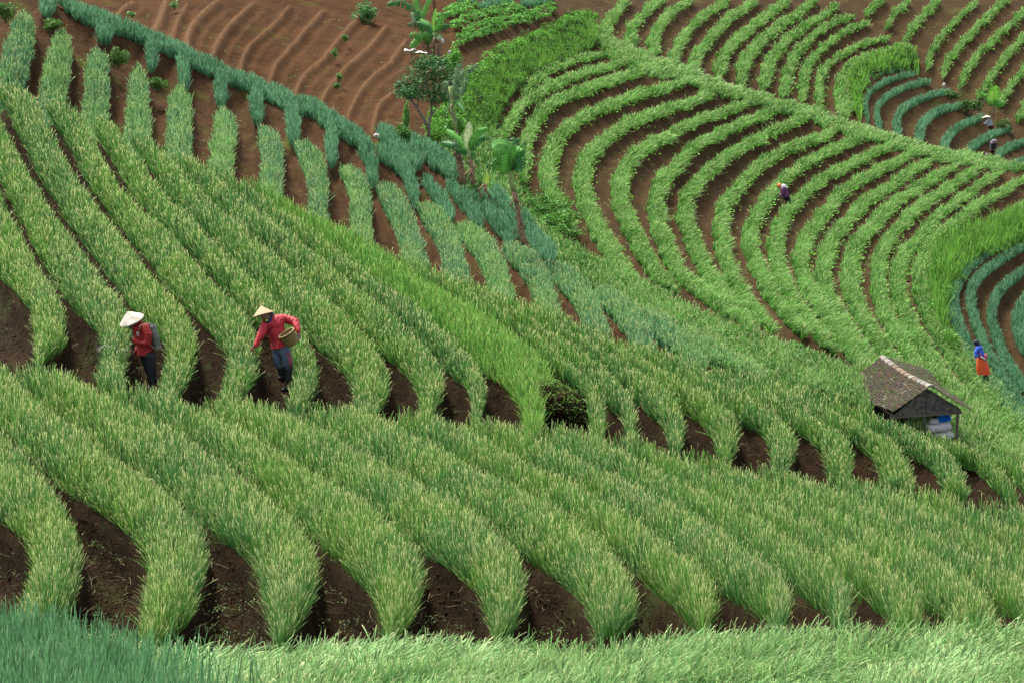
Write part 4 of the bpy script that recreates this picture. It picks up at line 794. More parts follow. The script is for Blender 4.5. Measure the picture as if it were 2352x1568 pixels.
    for a, b in ((-hw+0.06,-0.12),(hw-0.10,-0.12),(-hw+0.06,-L_+0.1),(hw-0.10,-L_+0.1)):
        V0 = tube_geo(np.array([W_(a+0.03*(a > 0), b, -0.5), W_(a, b, 0.5), W_(a, b, 1.10)]), [0.05, 0.045, 0.045], 4)
        mesh_obj('post', V0[0], V0[1], Mp, t)
    V0 = tube_geo(np.array([W_(0.10, 0.0, -0.45), W_(0.0, -0.03, 0.4), W_(-0.06, -0.115, 1.14)]), [0.035, 0.032, 0.03], 6); mesh_obj('prop', V0[0], V0[1], Mw, t)
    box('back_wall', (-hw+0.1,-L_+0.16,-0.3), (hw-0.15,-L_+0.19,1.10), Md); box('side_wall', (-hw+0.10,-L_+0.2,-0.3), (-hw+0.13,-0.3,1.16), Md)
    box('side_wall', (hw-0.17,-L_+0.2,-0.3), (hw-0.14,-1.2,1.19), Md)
    box('platform', (-hw+0.15,-2.6,0.22), (hw-0.2,-0.12,0.265), Mw)
    # sacks and tarpaulin are things of their own
    Ms = plain('woven_sack', (0.42,0.42,0.41), 0.7, 0.6, 30, 0.12)
    def sack(c, s, label, rot=0.0, seed=0):
        th = np.linspace(0, 2*math.pi, 20, endpoint=False); ph = np.linspace(-1, 1, 13); V, Fc = [], []
        for i, v in enumerate(ph):
            r = (1-abs(v)**6)**0.35 if abs(v) < 1 else 0.25
            for a in th:
                sq = 1/max(abs(math.cos(a)), abs(math.sin(a)))**0.55
                p = np.array([v*s[0], math.cos(a)*sq*r*s[1]*0.85, math.sin(a)*sq*r*s[2]*0.85]); p *= 1+0.05*math.sin(7*v+3*a+seed)+0.03*math.sin(13*a+seed)
                cr, sr = math.cos(rot), math.sin(rot); x, y = p[0]*cr-p[1]*sr, p[0]*sr+p[1]*cr
                V.append(W_(c[0]+x, c[1]+y, c[2]+p[2]))
        for i in range(12):
            for k in range(20): Fc.append([i*20+k, i*20+(k+1) % 20, (i+1)*20+(k+1) % 20, (i+1)*20+k])
        Fc.append(list(range(20))[::-1]); Fc.append([240+k for k in range(20)])
        o = mesh_obj('sack', V, Fc, Ms, smooth=True); tag(o, label, 'sack', 'white sacks in the hut'); return o
    sack((0.50,-0.26,0.42), (0.46,0.26,0.14), 'lower white sack lying at the front right of the hut', 0.05, 1)
    sack((0.47,-0.30,0.67), (0.43,0.26,0.14), 'upper white sack stacked on another sack in the hut', -0.04, 2)
    sack((-0.35,-0.36,0.46), (0.36,0.24,0.12), 'flatter grey-white sack left of the wooden prop in the hut', 0.1, 4)
    sack((0.34,-0.32,0.86), (0.15,0.13,0.08), 'small crumpled pale bundle on top of the sacks', 0.2, 3)
    # blue tarpaulin
    V = []; n = 9
    for i in range(n):
        for j in range(n):
            u, v = i/(n-1), j/(n-1); V.append(W_(0.50+0.46*u, -0.60+0.3*v-0.1*u, 0.82+0.34*u*(1-0.5*v)+0.05*math.sin(5*u+3*v)*(1-u)-0.15*v))
    o = mesh_obj('tarpaulin', V, [[i*n+j, i*n+j+1, (i+1)*n+j+1, (i+1)*n+j] for i in range(n-1) for j in range(n-1)], plain('blue_plastic', (0.01,0.14,0.55), 0.4), smooth=True)
    md = o.modifiers.new('thickness', 'SOLIDIFY'); md.thickness = 0.006
    tag(o, 'folded blue tarpaulin behind the white sacks in the hut', 'tarpaulin')
hut()

# ------------------------------------------------------------------ mossy earth mound with a hollow
def mound():
    d0 = SB.gd(1265, 985, 0.6); c = at(1262, 985, d0); s = d0/F
    V, Fc = [], []; nu, nv = 72, 34
    for j in range(nv+1):
        ph = math.pi/2*j/nv*1.15-0.2
        for i in range(nu):
            th = 2*math.pi*i/nu; p = np.array([math.cos(th)*math.cos(ph), math.sin(th)*math.cos(ph), math.sin(ph)])
            r = 1+0.10*float(lump(p[None]*2.2, 0.6, 8)[0])+0.035*float(lump(p[None]*9, 0.6, 12)[0])
            q = p*r*[88*s, 0.8, 100*s]
            fr = max(0, -p[1]); hol = math.exp(-((p[0]-0.22)/0.42)**2)*fr*math.exp(-((p[2]-0.12)/0.22)**2); q[1] += hol*0.55
            V.append(c+q+[0, 0.35, 0])
    for j in range(nv):
        for i in range(nu): Fc.append([j*nu+i, j*nu+(i+1) % nu, (j+1)*nu+(i+1) % nu, (j+1)*nu+i])
    t = thing('earth_mound', c, 'mossy earth mound with a dark hollow at the foot of the lime-green onion row', 'earth mound')
    o = mesh_obj('earth', V, Fc, M['soil_near'], t, smooth=True)
    P = np.array(V); k = rs.randint(0, len(P), 5200); P = P[k]; ok = (P[:, 2] > c[2]+0.12)&(P[:, 1] < c[1]+0.6); P = P[ok]+rs.randn(ok.sum(), 3)*0.03
    cc = np.array([0.12,0.23,0.04])*(0.4+rs.rand(len(P), 1)); V2, Lp, St, K = leaf_geo(P+[0, -0.02, 0.02], 0.022+0.03*rs.rand(len(P)), cc); big_mesh('ground_leaves', V2, Lp, St, K, M['broad'], parent=t)
mound()

# ------------------------------------------------------------------ small litter and sheets
Mwht = plain('white_plastic', (0.42,0.42,0.41), 0.5, 0.3, 12, 0.12)
def sheet(x, y, d, w_, h_, label, name='plastic_sheet', cat='plastic sheet', mat=None, tilt=0.5, seed=1):
    n = 9; V = []; r = np.random.RandomState(seed); s = d/F
    for i in range(n):
        for j in range(n):
            u, v = i/(n-1)-.5, j/(n-1)-.5; a = at(x+u*w_, y+v*h_*0.6, d)
            V.append(a+[0, v*0.5+0.05*math.sin(8*u+5*v+seed), 0.035*math.sin(9*u+seed)*(1-abs(v))+0.03*math.sin(9*v+3*u+seed*2)+0.03*r.rand()])
    o = mesh_obj(name, V, [[i*n+j, i*n+j+1, (i+1)*n+j+1, (i+1)*n+j] for i in range(n-1) for j in range(n-1)], mat or Mwht, smooth=True)
    md = o.modifiers.new('thickness', 'SOLIDIFY'); md.thickness = 0.02; tag(o, label, cat); return o
sheet(962, 124, 90.5, 42, 14, 'crumpled white plastic sheet left of the upper banana trunks', seed=1)
sheet(942, 119, 90.2, 26, 12, 'torn dirty white plastic strip at the far left of the sheets', seed=5)
def bag(x, y, d, w_, h_, label, mat=None, name='plastic_bag', cat='bag'):
    s = d/F; c = at(x, y, d); V, Fc = [], []
    for j in range(9):
        ph = -math.pi/2+math.pi*j/8
        for i in range(12):
            th = 2*math.pi*i/12; p = np.array([math.cos(th)*math.cos(ph)*w_*s/2, math.sin(th)*math.cos(ph)*w_*s/2, math.sin(ph)*h_*s/2])*(1+0.15*math.sin(3*th+2*ph+x)+0.1*math.sin(5*ph+th)); V.append(c+p)
    for j in range(8):
        for i in range(12): Fc.append([j*12+i, j*12+(i+1) % 12, (j+1)*12+(i+1) % 12, (j+1)*12+i])
    o = mesh_obj(name, V, Fc, mat or Mwht, smooth=True); return tag(o, label, cat)
bag(1017, 96, 88.5, 7, 13, 'white plastic bag just right of the upper banana trunk, upper of two')
bag(1033, 121, 88.2, 6, 9, 'white plastic bag just above the tree crown, lower of two')
bag(865, 312, 80.6, 13, 10, 'pale bundle lying on the blue-green ridge row', plain('pale_cloth', (0.5,0.46,0.42), 0.8, 0.3, 10, 0.3), 'cloth_bundle', 'bundle')
bag(2168, 196, 117.5, 7, 10, 'small white bag hanging at the upper end of the blue-green terraces')
bag(2266, 355, 110, 4, 6, 'tiny pale bag on the ground below the crouching worker')

# ------------------------------------------------------------------ people
def mk(name, col, rough=0.75, var=0.15, scale=18, bump=0.4): return plain(name, col, rough, bump, scale, var)
skin_m = mk('skin', (0.15,0.075,0.04), 0.6, 0.08); black = mk('black_rubber', (0.012,0.013,0.014), 0.45); darkcloth = mk('dark_cloth', (0.0055,0.0075,0.011))
red1 = mk('red_fleece', (0.21,0.008,0.006)); red2 = mk('crimson_jacket', (0.34,0.014,0.024), 0.6); blue_tr = mk('slate_blue_trousers', (0.045,0.068,0.10), 0.6)
straw = mk('straw_hat', (0.33,0.235,0.13), 0.75, 0.15, 30); whitehat = mk('white_worn_hat', (0.50,0.45,0.37), 0.8, 0.22, 7); wicker = mk('wicker', (0.19,0.125,0.045), 0.7, 0.3, 60)
def capsules(chains, seg=14, flat=False):
    """tapered, rounded tubes; elliptic radius = (across, deep)"""
    V, Fc = [], []
    for ch in chains:
        for (p, r), (q, s_) in zip(ch[:-1], ch[1:]):
            r = np.array(r if isinstance(r, tuple) else (r, r)); s_ = np.array(s_ if isinstance(s_, tuple) else (s_, s_)); d = q-p; L = np.linalg.norm(d)
            if L < 1e-5: continue
            d = d/L; a = np.array([1.0, 0, 0]); a = a-d*(a@d)
            if np.linalg.norm(a) < 0.3: a = np.array([0, 0, 1.0]); a = a-d*(a@d)
            a /= np.linalg.norm(a); b = np.cross(d, a); o = len(V); rings = []
            flat_ = flat and ch is chains[0] and p is ch[0][0]
            for th in ([0.0] if flat_ else np.linspace(-math.pi/2, 0, 5)): rings.append((p+d*math.sin(th)*r.min(), r*math.cos(th)))
            for th in np.linspace(0, math.pi/2, 5): rings.append((q+d*math.sin(th)*s_.min(), s_*math.cos(th)))
            for c, rr in rings:
                rr = np.maximum(rr, 1e-4)
                for k in range(seg):
                    th = 2*math.pi*k/seg; V.append(c+a*rr[0]*math.cos(th)+b*rr[1]*math.sin(th))
            m = len(rings)
            for j in range(m-1):
                for k in range(seg): Fc.append([o+j*seg+k, o+j*seg+(k+1) % seg, o+(j+1)*seg+(k+1) % seg, o+(j+1)*seg+k])
            Fc.append([o+k for k in range(seg)][::-1]); Fc.append([o+(m-1)*seg+k for k in range(seg)])
    return V, Fc
def skin(name, chains, mat, parent, sub=2, extra=None, vox=0.011, folds=0.006, cut=None):
    """one continuous surface round a skeleton of joints"""
    V, Fc = capsules(chains, flat=cut)
    if extra is not None: n = len(V); V += list(extra[0]); Fc += [[a+n for a in f] for f in extra[1]]
    o = mesh_obj(name, V, Fc, mat, parent)
    md = o.modifiers.new('r', 'REMESH'); md.mode = 'VOXEL'; md.voxel_size = vox
    sm = o.modifiers.new('m', 'SMOOTH'); sm.factor = 0.5; sm.iterations = 3 if vox > 0.008 else 2
    bpy.context.view_layer.update(); dg = bpy.context.evaluated_depsgraph_get(); m2 = bpy.data.meshes.new_from_object(o.evaluated_get(dg)); m2.name = name
    me = o.data; o.modifiers.clear(); o.data = m2; bpy.data.meshes.remove(me)
    m2.polygons.foreach_set('use_smooth', [True]*len(m2.polygons))
    if folds:
        n = len(m2.vertices); c = np.zeros(n*3); m2.vertices.foreach_get('co', c); c = c.reshape(-1, 3); nn = np.zeros(n*3); m2.vertices.foreach_get('normal', nn); nn = nn.reshape(-1, 3)
        f = lump(c*[1, 1, 0.45], 0.055, len(name)+n % 7)*folds+lump(c, 0.02, 3)*folds*0.3; m2.vertices.foreach_set('co', (c+nn*f[:, None]).ravel())
    return o
def hat(name, apex, centre, R, mat, parent, rim_depth=0.02, cup=1.0):
    """cone hat: apex point and centre of the brim circle"""
    ax = apex-centre; H = np.linalg.norm(ax); ax = ax/H; a = np.cross(ax, [0.3, 1, 0.2]); a /= np.linalg.norm(a); b = np.cross(ax, a); V, Fc = [], []; n = 40
    prof = [(0.0, 1.0), (0.06, 0.9), (0.3, 0.66*cup), (0.6, 0.38*cup), (0.85, 0.15*cup), (0.97, 0.03), (1.0, -0.03), (0.93, -0.01), (0.6, 0.25*cup), (0.2, 0.6*cup)]
    for r, h in prof:
        for k in range(n):
            th = 2*math.pi*k/n; rr = R*r*(1+0.012*math.sin(5*th)); V.append(centre+ax*H*h+rr*(math.cos(th)*a+math.sin(th)*b))
    for j in range(len(prof)-1):
        for k in range(n): Fc.append([j*n+k, j*n+(k+1) % n, (j+1)*n+(k+1) % n, (j+1)*n+k])
    return mesh_obj(name, V, Fc, mat, parent, smooth=True)
def hand_chains(wrist, palm, dirf, spread, L=0.075, r=0.0095, curl=(0, 0, -1), ck=0.5):
    """five separate fingers rooted in the palm"""
    wrist, palm, dirf, spread, curl = [np.array(v, float) for v in (wrist, palm, dirf, spread, curl)]
    dirf /= np.linalg.norm(dirf); spread /= np.linalg.norm(spread); ch = [[(wrist, 0.024), (palm, (0.036, 0.018))]]
    for i, (o, l) in enumerate(((-1.5, 0.82), (-0.5, 0.97), (0.5, 1.0), (1.5, 0.78))):
        k0 = palm+spread*o*0.018+dirf*0.032; k1 = k0+dirf*L*l*0.45+curl*L*0.18*ck; k2 = k1+(dirf*(1-ck)+curl*ck)*L*l*0.5; ch.append([(palm, (0.036, 0.018)), (k0, r*1.1), (k1, r), (k2, r*0.75)])
    t0 = palm-spread*0.034-dirf*0.005; t1 = t0-spread*0.022+dirf*0.03+curl*0.01; t2 = t1+dirf*0.028+curl*0.012*ck; ch.append([(palm, (0.036, 0.018)), (t0, r*1.25), (t1, r*1.1), (t2, r*0.8)])
    return ch
def head(c, fwd, up, parent, r=0.1):
    """head with face as displaced sphere, returned as vertices joined later"""
    fwd = np.array(fwd, float); fwd /= np.linalg.norm(fwd); up = np.array(up, float); up -= fwd*(up@fwd); up /= np.linalg.norm(up); rt = np.cross(fwd, up); V, Fc = [], []; nu, nv = 28, 22
    for j in range(nv+1):
        ph = -math.pi/2+math.pi*j/nv
        for i in range(nu):
            th = 2*math.pi*i/nu; x, y, z = math.cos(th)*math.cos(ph), math.sin(th)*math.cos(ph), math.sin(ph)   # y = forward
            w_ = 0.76*(1-0.28*max(0, -z)); q = np.array([x*w_, y*0.95, z*1.15])
            f = max(0, y)
            q[1] += f*0.22*math.exp(-(x/0.13)**2-((z+0.12)/0.16)**2)           # nose
            q[1] -= f*0.10*(math.exp(-((abs(x)-0.30)/0.13)**2-((z-0.08)/0.10)**2))   # eye sockets
            q[1] += f*0.07*math.exp(-(x/0.25)**2-((z+0.52)/0.07)**2)-f*0.05*math.exp(-(x/0.3)**2-((z+0.60)/0.03)**2)  # lips
            q[1] += f*0.10*math.exp(-(x/0.25)**2-((z+0.88)/0.15)**2)          # chin
            q[0] += math.copysign(0.10, x)*math.exp(-((y+0.02)/0.12)**2-((z+0.05)/0.22)**2)*(abs(x) > 0.7) # ears
            V.append(c+r*(rt*q[0]+fwd*q[1]+up*q[2]))
    for j in range(nv):
        for i in range(nu): Fc.append([j*nu+i, j*nu+(i+1) % nu, (j+1)*nu+(i+1) % nu, (j+1)*nu+i])
    return V, Fc
def join_mesh(o, V, Fc):
    """add a mesh piece into an existing mesh object (same body)"""
    me = o.data; o0 = np.array(o.parent['_o']); n = len(me.vertices); v0 = np.zeros(n*3); me.vertices.foreach_get('co', v0); v0 = v0.reshape(-1, 3).tolist()
    f0 = [list(p.vertices) for p in me.polygons]; m = bpy.data.meshes.new(me.name); m.from_pydata(v0+[(np.array(v)-o0).tolist() for v in V], [], f0+[[a+n for a in f] for f in Fc])
    m.materials.append(me.materials[0]); m.polygons.foreach_set('use_smooth', [True]*len(m.polygons)); o.data = m

def mkperson(K, d0, label, S, s=1.0, group='farmers in the fields'):
    """K(x,y): enlargement px -> photo units. S: dict of pose"""
    def J(p): x, y = K(p[0], p[1]); return at(x, y, d0+(p[2] if len(p) > 2 else 0))
    t = thing('person', J(S['base']), label, 'person', group)
    ch = lambda L: [(J(p[:3]), p[3]) for p in L]
    # body: one continuous surface (mostly under the clothes)
    pel = S['pelvis']; tor = S['torso']          # torso: pelvis -> chest -> neck -> head
    body = [ch([pel]+tor)]
    chest = tor[-3] if len(tor) >= 3 else tor[0]
    for a in S['arms']: body.append(ch([chest]+a))
    for l in S['legs']: body.append(ch([pel]+l))
    f = 0.78; shr_ = [[(p, (r[0]*f, r[1]*f) if isinstance(r, tuple) else r*f) for p, r in c] for c in body]
    for hd in S.get('hands', []):
        w_ = J(hd[0]); pm = J(hd[1]); shr_ += hand_chains(w_, pm, J(hd[2])-pm, hd[4], L=0.07*s, r=0.0095*s, curl=hd[5], ck=hd[6])
    hc = J(S['head']); V, Fc = head(hc, S['fwd'], S.get('up', (0, 0, 1)), t, S.get('hr', 0.1))
    b = skin('body', shr_, S.get('skin', skin_m), t, extra=(V, Fc), vox=0.0065, folds=0)
    # clothes
    jk = [ch([pel]+tor[:-1] if not S.get('collar') else [pel]+tor)]
    _g = lambda c: [(p, (r[0]*1.1, r[1]*1.1) if isinstance(r, tuple) else r*1.14) for p, r in c]
    jk = [_g(ch([S['hem']]+tor[:-2]))+ch(tor[-3:-1] if len(tor) > 3 else tor[-2:-1])]
    for a in S['arms']: jk.append(_g(ch([chest]+a[:-1]))+[(J(S['cuff'][S['arms'].index(a)][:3]), S['cuff'][S['arms'].index(a)][3])])
    skin(S.get('topname', 'jacket'), jk, S['top'], t, 2, cut=True, folds=0.011)
    if S.get('bottom'):
        skin('trousers', [ch([(pel[0], pel[1], pel[2], (pel[3][0]*0.8, pel[3][1]*0.8))]+l[:S.get('lcut', 3)]) for l in S['legs']], S['bottom'], t, 2)
    if S.get('boots'):
        for l in S['boots']: skin('boot', [ch(l)], S.get('bootmat', black), t, 2)
    return t, J

# --- left farmer with the sprayer
K1 = lambda x, y: ((400+x/3.92)/1.653, (1130+y/3.92)/1.653)
K2 = lambda x, y: ((920+x/3.92)/1.653, (1120+y/3.92)/1.653)
dL = SB.gd(350, 898, 0.62); dR = SB.gd(648, 905, 0.62)
S1 = dict(base=(690,1370,0), pelvis=(635,850,0,(0.15,0.125)), hem=(600,868,0,(0.155,0.14)),
    torso=[(600,740,0,(0.14,0.12)),(560,580,0,(0.16,0.13)),(540,470,0,(0.165,0.12)),(490,415,0,0.062),(455,390,0,0.06)],
    arms=[[(590,455,-.15,0.075),(640,560,-.2,0.066),(630,680,-.2,0.058),(520,680,-.22,0.046),(440,650,-.2,0.04),(425,645,-.2,0.03)],
          [(500,470,.15,0.07),(480,600,.2,0.06),(500,720,.2,0.052),(465,790,.1,0.04),(455,800,.1,0.034),(445,802,.1,0.03)]],
    cuff=[(432,645,-.2,0.044),(458,797,.1,0.044)],
    legs=[[(600,890,.08,0.105),(640,1050,.08,0.085),(680,1180,.06,0.07),(695,1290,.05,0.055)],[(665,880,-.08,0.105),(690,1040,-.08,0.085),(705,1190,-.08,0.07),(705,1330,-.1,0.055)]],
    head=(425,400,0), fwd=(-1,-.25,-.45), hr=0.105,
    hands=[((425,645,-.2),(405,632,-.2),(375,610,-.24),None,(0,-0.2,1),(-.2,-.8,0),0.7),((445,802,.1),(430,805,.1),(410,800,.08),None,(0,0.3,1),(-.1,-.9,-.1),0.7)],
    top=red1, bottom=darkcloth, boots=[[(680,1190,.06,0.078),(692,1290,.05,0.062),(690,1335,.05,0.055),(655,1345,.0,0.045)],[(705,1200,-.08,0.078),(706,1330,-.1,0.062),(704,1380,-.1,0.055),(668,1392,-.16,0.045)]])
t1, J1 = mkperson(K1, dL, 'farmer in a red jacket and wide white hat spraying onion rows', S1)
hat('hat', J1((332,205,-.05)), J1((396,338,.02)), 0.245, whitehat, t1, cup=1.12)
skin('hood', [[(J1((520,440,0)), 0.11), (J1((495,400,.02)), 0.085), (J1((470,375,.02)), 0.075)]], red1, t1, 2)
# strap of the sprayer across the shoulder and the chest mark
wt = plain('white_print', (0.5,0.5,0.48), 0.6)
def stroke(J, pts, r=0.006): return (np.array([J(p) for p in pts]), np.full(len(pts), r))
z = -.155
tubes('chest_emblem', [stroke(J1, [(468,508,z),(468,532,z),(478,540,z),(482,532,z),(482,508,z)], .005), stroke(J1, [(492,508,z),(492,540,z)], .005), stroke(J1, [(498,512,z),(498,540,z)], .004), stroke(J1, [(470,548,z),(480,562,z),(495,564,z),(508,552,z)], .006)], wt, t1, 6)
# sprayer: tank, lid, bands, straps, lance, handle
Mtk = mk('grey_steel', (0.085,0.095,0.08), 0.45, 0.15, 6, 0.1); Mlt = mk('light_steel', (0.28,0.29,0.25), 0.4)
tk = thing('backpack_sprayer', J1((780,790,0)), 'cylindrical steel backpack sprayer with long lance carried by the farmer in white hat', 'sprayer')
A0, A1 = J1((782,785,-.03)), J1((690,415,-.03)); axs = (A1-A0)
tubes('tank', [(np.array([A0-axs*0.01, A0, A0+axs*0.02, A0+axs*0.5, A0+axs*0.97, A1]), [0.05, 0.072, 0.08, 0.082, 0.08, 0.074])], Mtk, tk, 20)
for f in (0.12, 0.74, 0.93): tubes('band', [(np.array([A0+axs*(f-0.008), A0+axs*(f+0.008)]), [0.086, 0.086])], Mlt, tk, 20)
tubes('lid', [(np.array([A1, A1+axs*0.05, A1+axs*0.07]), [0.05, 0.05, 0.03])], black, tk, 14)
tubes('pump_lever', [stroke(J1, [(650,440,.05),(620,380,.05),(655,372,.0),(660,400,0)], .009)], Mlt, tk)
tubes('strap', [stroke(J1, [(655,430,-.1),(600,405,-.2),(540,410,-.19),(515,440,-.19),(512,480,-.20)], .013), stroke(J1, [(740,780,-.08),(690,720,-.14),(650,680,-.16)], .012)], mk('strap_webbing', (0.16,0.12,0.07)), tk)
tubes('lance', [stroke(J1, [(440,808,.08),(300,780,.05),(150,745,0),(0,712,-.05),(-12,712,-.05)], .009)], Mlt, tk)
tubes('nozzle', [stroke(J1, [(0,712,-.05),(-14,706,-.05)], .014)], mk('brass', (0.6,0.55,0.4)), tk)
tubes('handle', [stroke(J1, [(395,560,-.2),(402,630,-.2),(412,690,-.2),(350,700,-.2)], .008), stroke(J1, [(402,470,-.1),(392,560,-.18)], .010)], mk('green_hose', (0.12,0.20,0.14)), tk)
n = 260; q = rs.rand(n); P = np.array([J1((-18-110*a+rs.randn()*10*a, 715+60*a+rs.randn()*34*a, -.05+rs.randn()*.05*a)) for a in q]); V, Lp, St, K = leaf_geo(P, np.full(n, 0.0055), np.tile([[0.85,0.87,0.87]], (n, 1)))
tag(big_mesh('spray_mist', V, Lp, St, K, M['leaf']), kind='stuff')

# --- right farmer with the basket
S2 = dict(base=(650,1430,0), pelvis=(575,800,0,(0.16,0.13)), hem=(560,795,0,(0.165,0.14)),
    torso=[(545,680,0,(0.15,0.125)),(500,540,0,(0.17,0.13)),(455,410,0,(0.19,0.12)),(405,370,-.06,0.06),(370,350,-.08,0.058)],
    arms=[[(335,460,-.12,0.078),(290,580,-.2,0.07),(255,640,-.25,0.062),(220,710,-.28,0.05),(200,740,-.3,0.038),(188,758,-.3,0.03)],
          [(590,350,.1,0.08),(690,370,.1,0.072),(775,400,.05,0.066),(810,480,-.05,0.055),(832,540,-.1,0.046),(838,560,-.1,0.034)]],
    cuff=[(210,722,-.29,0.052),(834,548,-.1,0.05)],
    legs=[[(525,830,.06,0.108),(530,1000,.04,0.085),(580,1110,.05,0.066),(610,1220,.08,0.052)],[(640,830,-.06,0.112),(680,1020,-.1,0.09),(690,1130,-.08,0.068),(690,1320,-.08,0.055)]],
    head=(345,335,-.12), fwd=(-.55,-.75,-.55), hr=0.105,
    hands=[((188,758,-.3),(178,772,-.3),(165,800,-.3),None,(0.9,-.2,0.2),(0.1,-.3,-.9),0.25),((838,560,-.1),(845,590,-.14),(845,640,-.16),None,(0.7,-.5,0),(-.6,-.4,-.4),0.55)],
    top=red2, bottom=blue_tr, boots=[[(575,1085,.05,0.078),(605,1200,.08,0.064),(602,1262,.08,0.056),(560,1235,-.05,0.046)],[(690,1080,-.08,0.086),(692,1200,-.08,0.072),(690,1340,-.08,0.062),(678,1400,-.1,0.056),(615,1408,-.2,0.046)]])
t2, J2 = mkperson(K2, dR, 'farmer in a crimson jacket and straw cone hat reaching towards onions', S2)
hat('hat', J2((275,150,-.12)), J2((312,290,-.12)), 0.205, straw, t2)
skin('hood', [[(J2((440,330,.02)), 0.09), (J2((400,315,-.02)), 0.105), (J2((385,290,-.03)), 0.095)]], black, t2, 2)
skin('collar', [[(J2((405,395,-.1)), 0.075), (J2((375,385,-.14)), 0.065)]], mk('navy_cloth', (0.012,0.014,0.07)), t2, 2)
tubes('collar_tab', [stroke(J2, [(350,385,-.235),(380,372,-.235)], .013)], mk('yellow_cloth', (0.5,0.55,0.04)), t2)
g_ = hand_chains(J2((838,560,-.1)), J2((845,592,-.14)), J2((845,640,-.16))-J2((845,590,-.14)), (0.7,-.5,0), L=0.074, r=0.0125, curl=(-.6,-.4,-.4), ck=0.55)
skin('glove', g_, mk('grey_glove', (0.10,0.10,0.13)), t2, 2)
rst = mk('red_stripe', (0.45,0.02,0.03))
tubes('trouser_stripe', [stroke(J2, [(648+o, 850, -.185), (680+o, 960, -.20), (694+o*0.7, 1075, -.175)], .005) for o in (12, 34, 56)], rst, t2, 6)
tubes('jacket_zip', [stroke(J2, [(385,420,-.2),(420,560,-.185),(455,700,-.17),(470,770,-.165)], .006)], darkcloth, t2, 6)
# basket
def basket():
    rimc = J2((655,565,-.28)); axd = J2((760,735,-.20))-rimc; Hh = 0.25; axd = axd/np.linalg.norm(axd); e = J2((745,480,-.30))-J2((560,665,-.30)); e -= axd*(e@axd); e /= np.linalg.norm(e); g = np.cross(axd, e); V, Fc = [], []
    t = thing('basket', rimc+axd*Hh, 'round woven basket carried at the hip by the crimson-jacketed farmer', 'basket'); n = 64
    R0 = 0.165; prof = [(0, R0), (0.03, R0)]+[(Hh*k/22, R0*(1-0.28*(k/22))+(0.004 if k % 2 else 0)) for k in range(2, 23)]+[(Hh, 0.02)]
    inner = [(Hh-0.012, 0.02), (Hh-0.012, R0*0.68), (0.02, R0-0.014), (0, R0-0.012)]
    for h, r in prof+inner:
        for k in range(n):
            th = 2*math.pi*k/n; rr = r+0.003*math.sin(th*16+h*300); V.append(rimc+axd*h+rr*(math.cos(th)*e+math.sin(th)*g))
    m = len(prof)+len(inner)
    for j in range(m-1):
        for k in range(n): Fc.append([j*n+k, j*n+(k+1) % n, (j+1)*n+(k+1) % n, (j+1)*n+k])
    mesh_obj('basket_body', V, Fc, wicker, t, smooth=True)
    th = np.linspace(0, 2*math.pi, 40); tubes('rim', [(np.array([rimc+(R0-0.004)*(math.cos(a)*e+math.sin(a)*g) for a in th]), np.full(40, 0.013))], mk('light_wicker', (0.28,0.21,0.09)), t)
basket()

# --- bending woman in purple (far terraces)
K3 = lambda x, y: ((2920+x/12.06)/1.653, (670+y/12.06)/1.653)
dP = SE.gd(1808, 474, 0.38)-0.9
def far_person(Kf, d0, label, S): return mkperson(Kf, d0, label, S)
u = d0u = 1
S3 = dict(base=(920,1440,0), pelvis=(800,930,0,(0.125,0.105)), hem=(800,960,0,(0.145,0.12)),
    torso=[(770,850,0,(0.12,0.10)),(720,700,0,(0.115,0.09)),(680,560,0,(0.11,0.085)),(580,490,0,0.045),(520,460,0,0.045)],
    arms=[[(640,570,-.12,0.05),(635,700,-.16,0.045),(620,810,-.16,0.04),(540,860,-.16,0.034),(500,885,-.16,0.028),(480,895,-.16,0.022)],[(600,560,.12,0.05),(560,680,.15,0.045),(560,780,.15,0.04),(520,860,.1,0.03),(490,890,.1,0.026),(480,900,.1,0.02)]],
    cuff=[(500,885,-.16,0.03),(495,885,.1,0.03)],
    legs=[[(760,980,.06,0.075),(800,1120,.05,0.062),(870,1300,.03,0.045),(920,1400,0,0.035)],[(870,960,-.06,0.075),(930,1100,-.05,0.06),(980,1230,-.05,0.045),(1020,1320,-.05,0.033)]],
    head=(485,440,0), fwd=(-.8,-.1,-.8), hr=0.085, hands=[((480,895,-.16),(470,905,-.16),(450,920,-.16),None,(0.2,-.5,.8),(-.2,-.3,-.8),0.5),((480,900,.1),(470,908,.1),(450,925,.1),None,(0.2,-.5,.8),(-.2,-.3,-.8),0.5)],
    top=mk('purple_cloth', (0.085,0.020,0.08)), bottom=darkcloth, boots=[[(905,1370,0,0.04),(925,1425,0,0.036),(890,1440,-.08,0.03)],[(1010,1300,-.05,0.038),(1030,1350,-.05,0.035),(1000,1365,-.12,0.03)]], bootmat=mk('tan_shoe', (0.3,0.25,0.17)))
t3, J3 = mkperson(K3, dP, 'woman in purple jacket and orange headscarf bending over a terrace row', S3)
skin('headscarf', [[(J3((475,430,0)), 0.098), (J3((490,470,0)), 0.09), (J3((560,470,0)), 0.06)]], mk('orange_cloth', (0.60,0.17,0.05)), t3, 2)
skin('white_shawl', [[(J3((590,520,0)), 0.09), (J3((660,480,0)), 0.115), (J3((760,520,0)), 0.075)]], mk('white_cloth', (0.5,0.5,0.52)), t3, 2)

